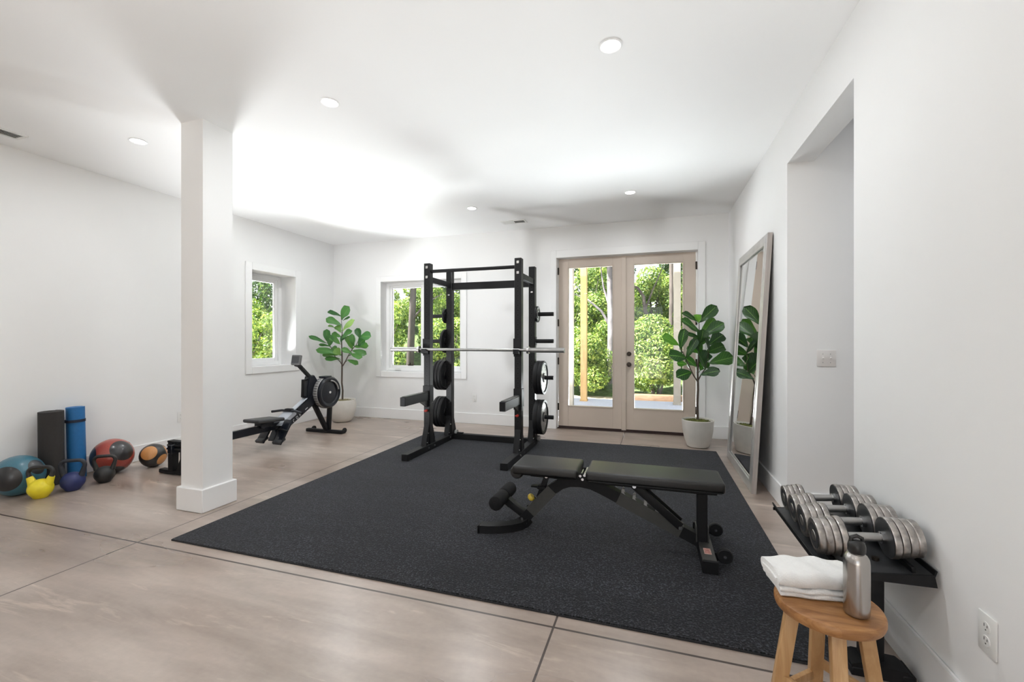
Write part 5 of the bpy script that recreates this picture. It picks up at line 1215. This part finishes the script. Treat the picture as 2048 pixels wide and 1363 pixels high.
for k, (x, lb) in enumerate(((-10.2, 'background tree at the left of the back window'), (-6.2, 'background tree at the right of the back window'), (-2.3, 'background tree behind the left door'), (1.6, 'background tree behind the right door'))):
    tree(lb, (x, 19.2, 2.3), [(0, 0, -0.6), (0.05, 0, 1.6), (0, 0, 4.0)], [0.14, 0.12, 0.08], M['greybark'],
         [([(0, 0, 1.5), (0.3, 0, 2.2), (0.6, 0, 2.6)], [0.04, 0.03, 0.012])], crown(18+k, 1.1, -0.1, 3.9, 26, 0.5, 0.85), 15000, 18+k, 0.14)

# ------------------------------------------------------------------ light
w = bpy.data.worlds.new('sky'); scn.world = w; w.use_nodes = True
nt = w.node_tree; bg = nt.nodes['Background']
tc = nt.nodes.new('ShaderNodeTexCoord'); sp = nt.nodes.new('ShaderNodeSeparateXYZ'); lnk(nt, tc.outputs['Generated'], sp.inputs[0])
nz = noise(nt, tc.outputs['Generated'], 3.0, 5, 0.6)
cl = ramp(nt, nz, [(0.40, (0.55, 0.72, 1.0)), (0.58, (1.0, 1.0, 1.0))])
hz = ramp(nt, sp.outputs[2], [(0.0, (1.0, 1.0, 1.0)), (0.35, (0.0, 0.0, 0.0))])
lnk(nt, mixc(nt, hz, cl, (0.96, 0.98, 1.0)), bg.inputs['Color'])
bg.inputs['Strength'].default_value = 2.0
sd = bpy.data.lights.new('sun', 'SUN'); sd.energy = 27.0; sd.angle = math.radians(0.8); sd.color = (1.0, 0.95, 0.86)
so = bpy.data.objects.new('sun', sd); COL.objects.link(so)
so.rotation_euler = Vector((-0.62, -0.22, 0.75)).to_track_quat('Z', 'Y').to_euler()

# added area lamps imitating daylight off the ground outside each opening, below sill height
def ground_fill_lamp(loc, tgt, sx, sy, energy, col=(0.94, 0.975, 1.0)):
    ld = bpy.data.lights.new('ground_fill_lamp', 'AREA'); ld.shape = 'RECTANGLE'; ld.size = sx; ld.size_y = sy; ld.energy = energy; ld.color = col
    o = bpy.data.objects.new('ground_fill_lamp', ld); COL.objects.link(o); o.location = loc
    o.rotation_euler = (Vector(tgt)-Vector(loc)).to_track_quat('-Z', 'Y').to_euler()
# unseen fill spot added behind the camera, bounced off the ceiling
ld = bpy.data.lights.new('ceiling_fill_spot', 'SPOT'); ld.energy = 100; ld.spot_size = math.radians(112); ld.spot_blend = 0.8; ld.shadow_soft_size = 0.25; ld.color = (0.95, 0.98, 1.0)
lo = bpy.data.objects.new('ceiling_fill_spot', ld); COL.objects.link(lo); lo.location = (-1.1, -0.35, 0.40)
lo.rotation_euler = (Vector((-1.3, 0.9, HC))-lo.location).to_track_quat('-Z', 'Y').to_euler()
# a second added fill spot without fixture, low behind the column, bounced off the ceiling
ld = bpy.data.lights.new('ceiling_fill_spot', 'SPOT'); ld.energy = 125; ld.spot_size = math.radians(130); ld.spot_blend = 0.7; ld.shadow_soft_size = 0.12; ld.color = (0.95, 0.98, 1.0)
lo = bpy.data.objects.new('ceiling_fill_spot', ld); COL.objects.link(lo); lo.location = (-3.80, 2.98, 0.35)
lo.rotation_euler = (Vector((-2.5, 4.35, HC))-lo.location).to_track_quat('-Z', 'Y').to_euler()
GB = (800, 400, 460, 12)
ground_fill_lamp((-5.95, 4.82, 0.36), (-5.3, 4.82, 1.75), 1.3, 1.0, GB[0])
ground_fill_lamp((-3.43, 6.80, 0.28), (-3.43, 6.25, 1.7), 1.7, 0.8, GB[1])
ground_fill_lamp((-0.34, 7.05, 0.0), (-0.34, 6.3, 2.0), 1.9, 1.3, GB[2])
ground_fill_lamp((-0.5, -4.6, -0.10), (-0.5, -3.1, 1.5), 1.8, 2.0, GB[3])

# ------------------------------------------------------------------ camera and view
cd = bpy.data.cameras.new('camera'); cd.sensor_fit = 'HORIZONTAL'; cd.sensor_width = 36.0; cd.lens = 867.0/2048*36
cd.clip_start = 0.05; cd.clip_end = 200
co = bpy.data.objects.new('camera', cd); COL.objects.link(co); co.location = (0, 0, 1.24); co.rotation_euler = (PI/2, 0, TH)
scn.camera = co
vs_ = scn.view_settings; vs_.view_transform = 'Standard'; vs_.look = 'None'; vs_.exposure = 0.25; vs_.gamma = 1.0; vs_.use_curve_mapping = False
cy = scn.cycles
cy.max_bounces = 8; cy.diffuse_bounces = 5; cy.glossy_bounces = 4; cy.transmission_bounces = 6; cy.transparent_max_bounces = 12
cy.use_denoising = True; cy.use_adaptive_sampling = True; cy.adaptive_threshold = 0.02; cy.caustics_reflective = False; cy.caustics_refractive = False; cy.sample_clamp_indirect = 6.0
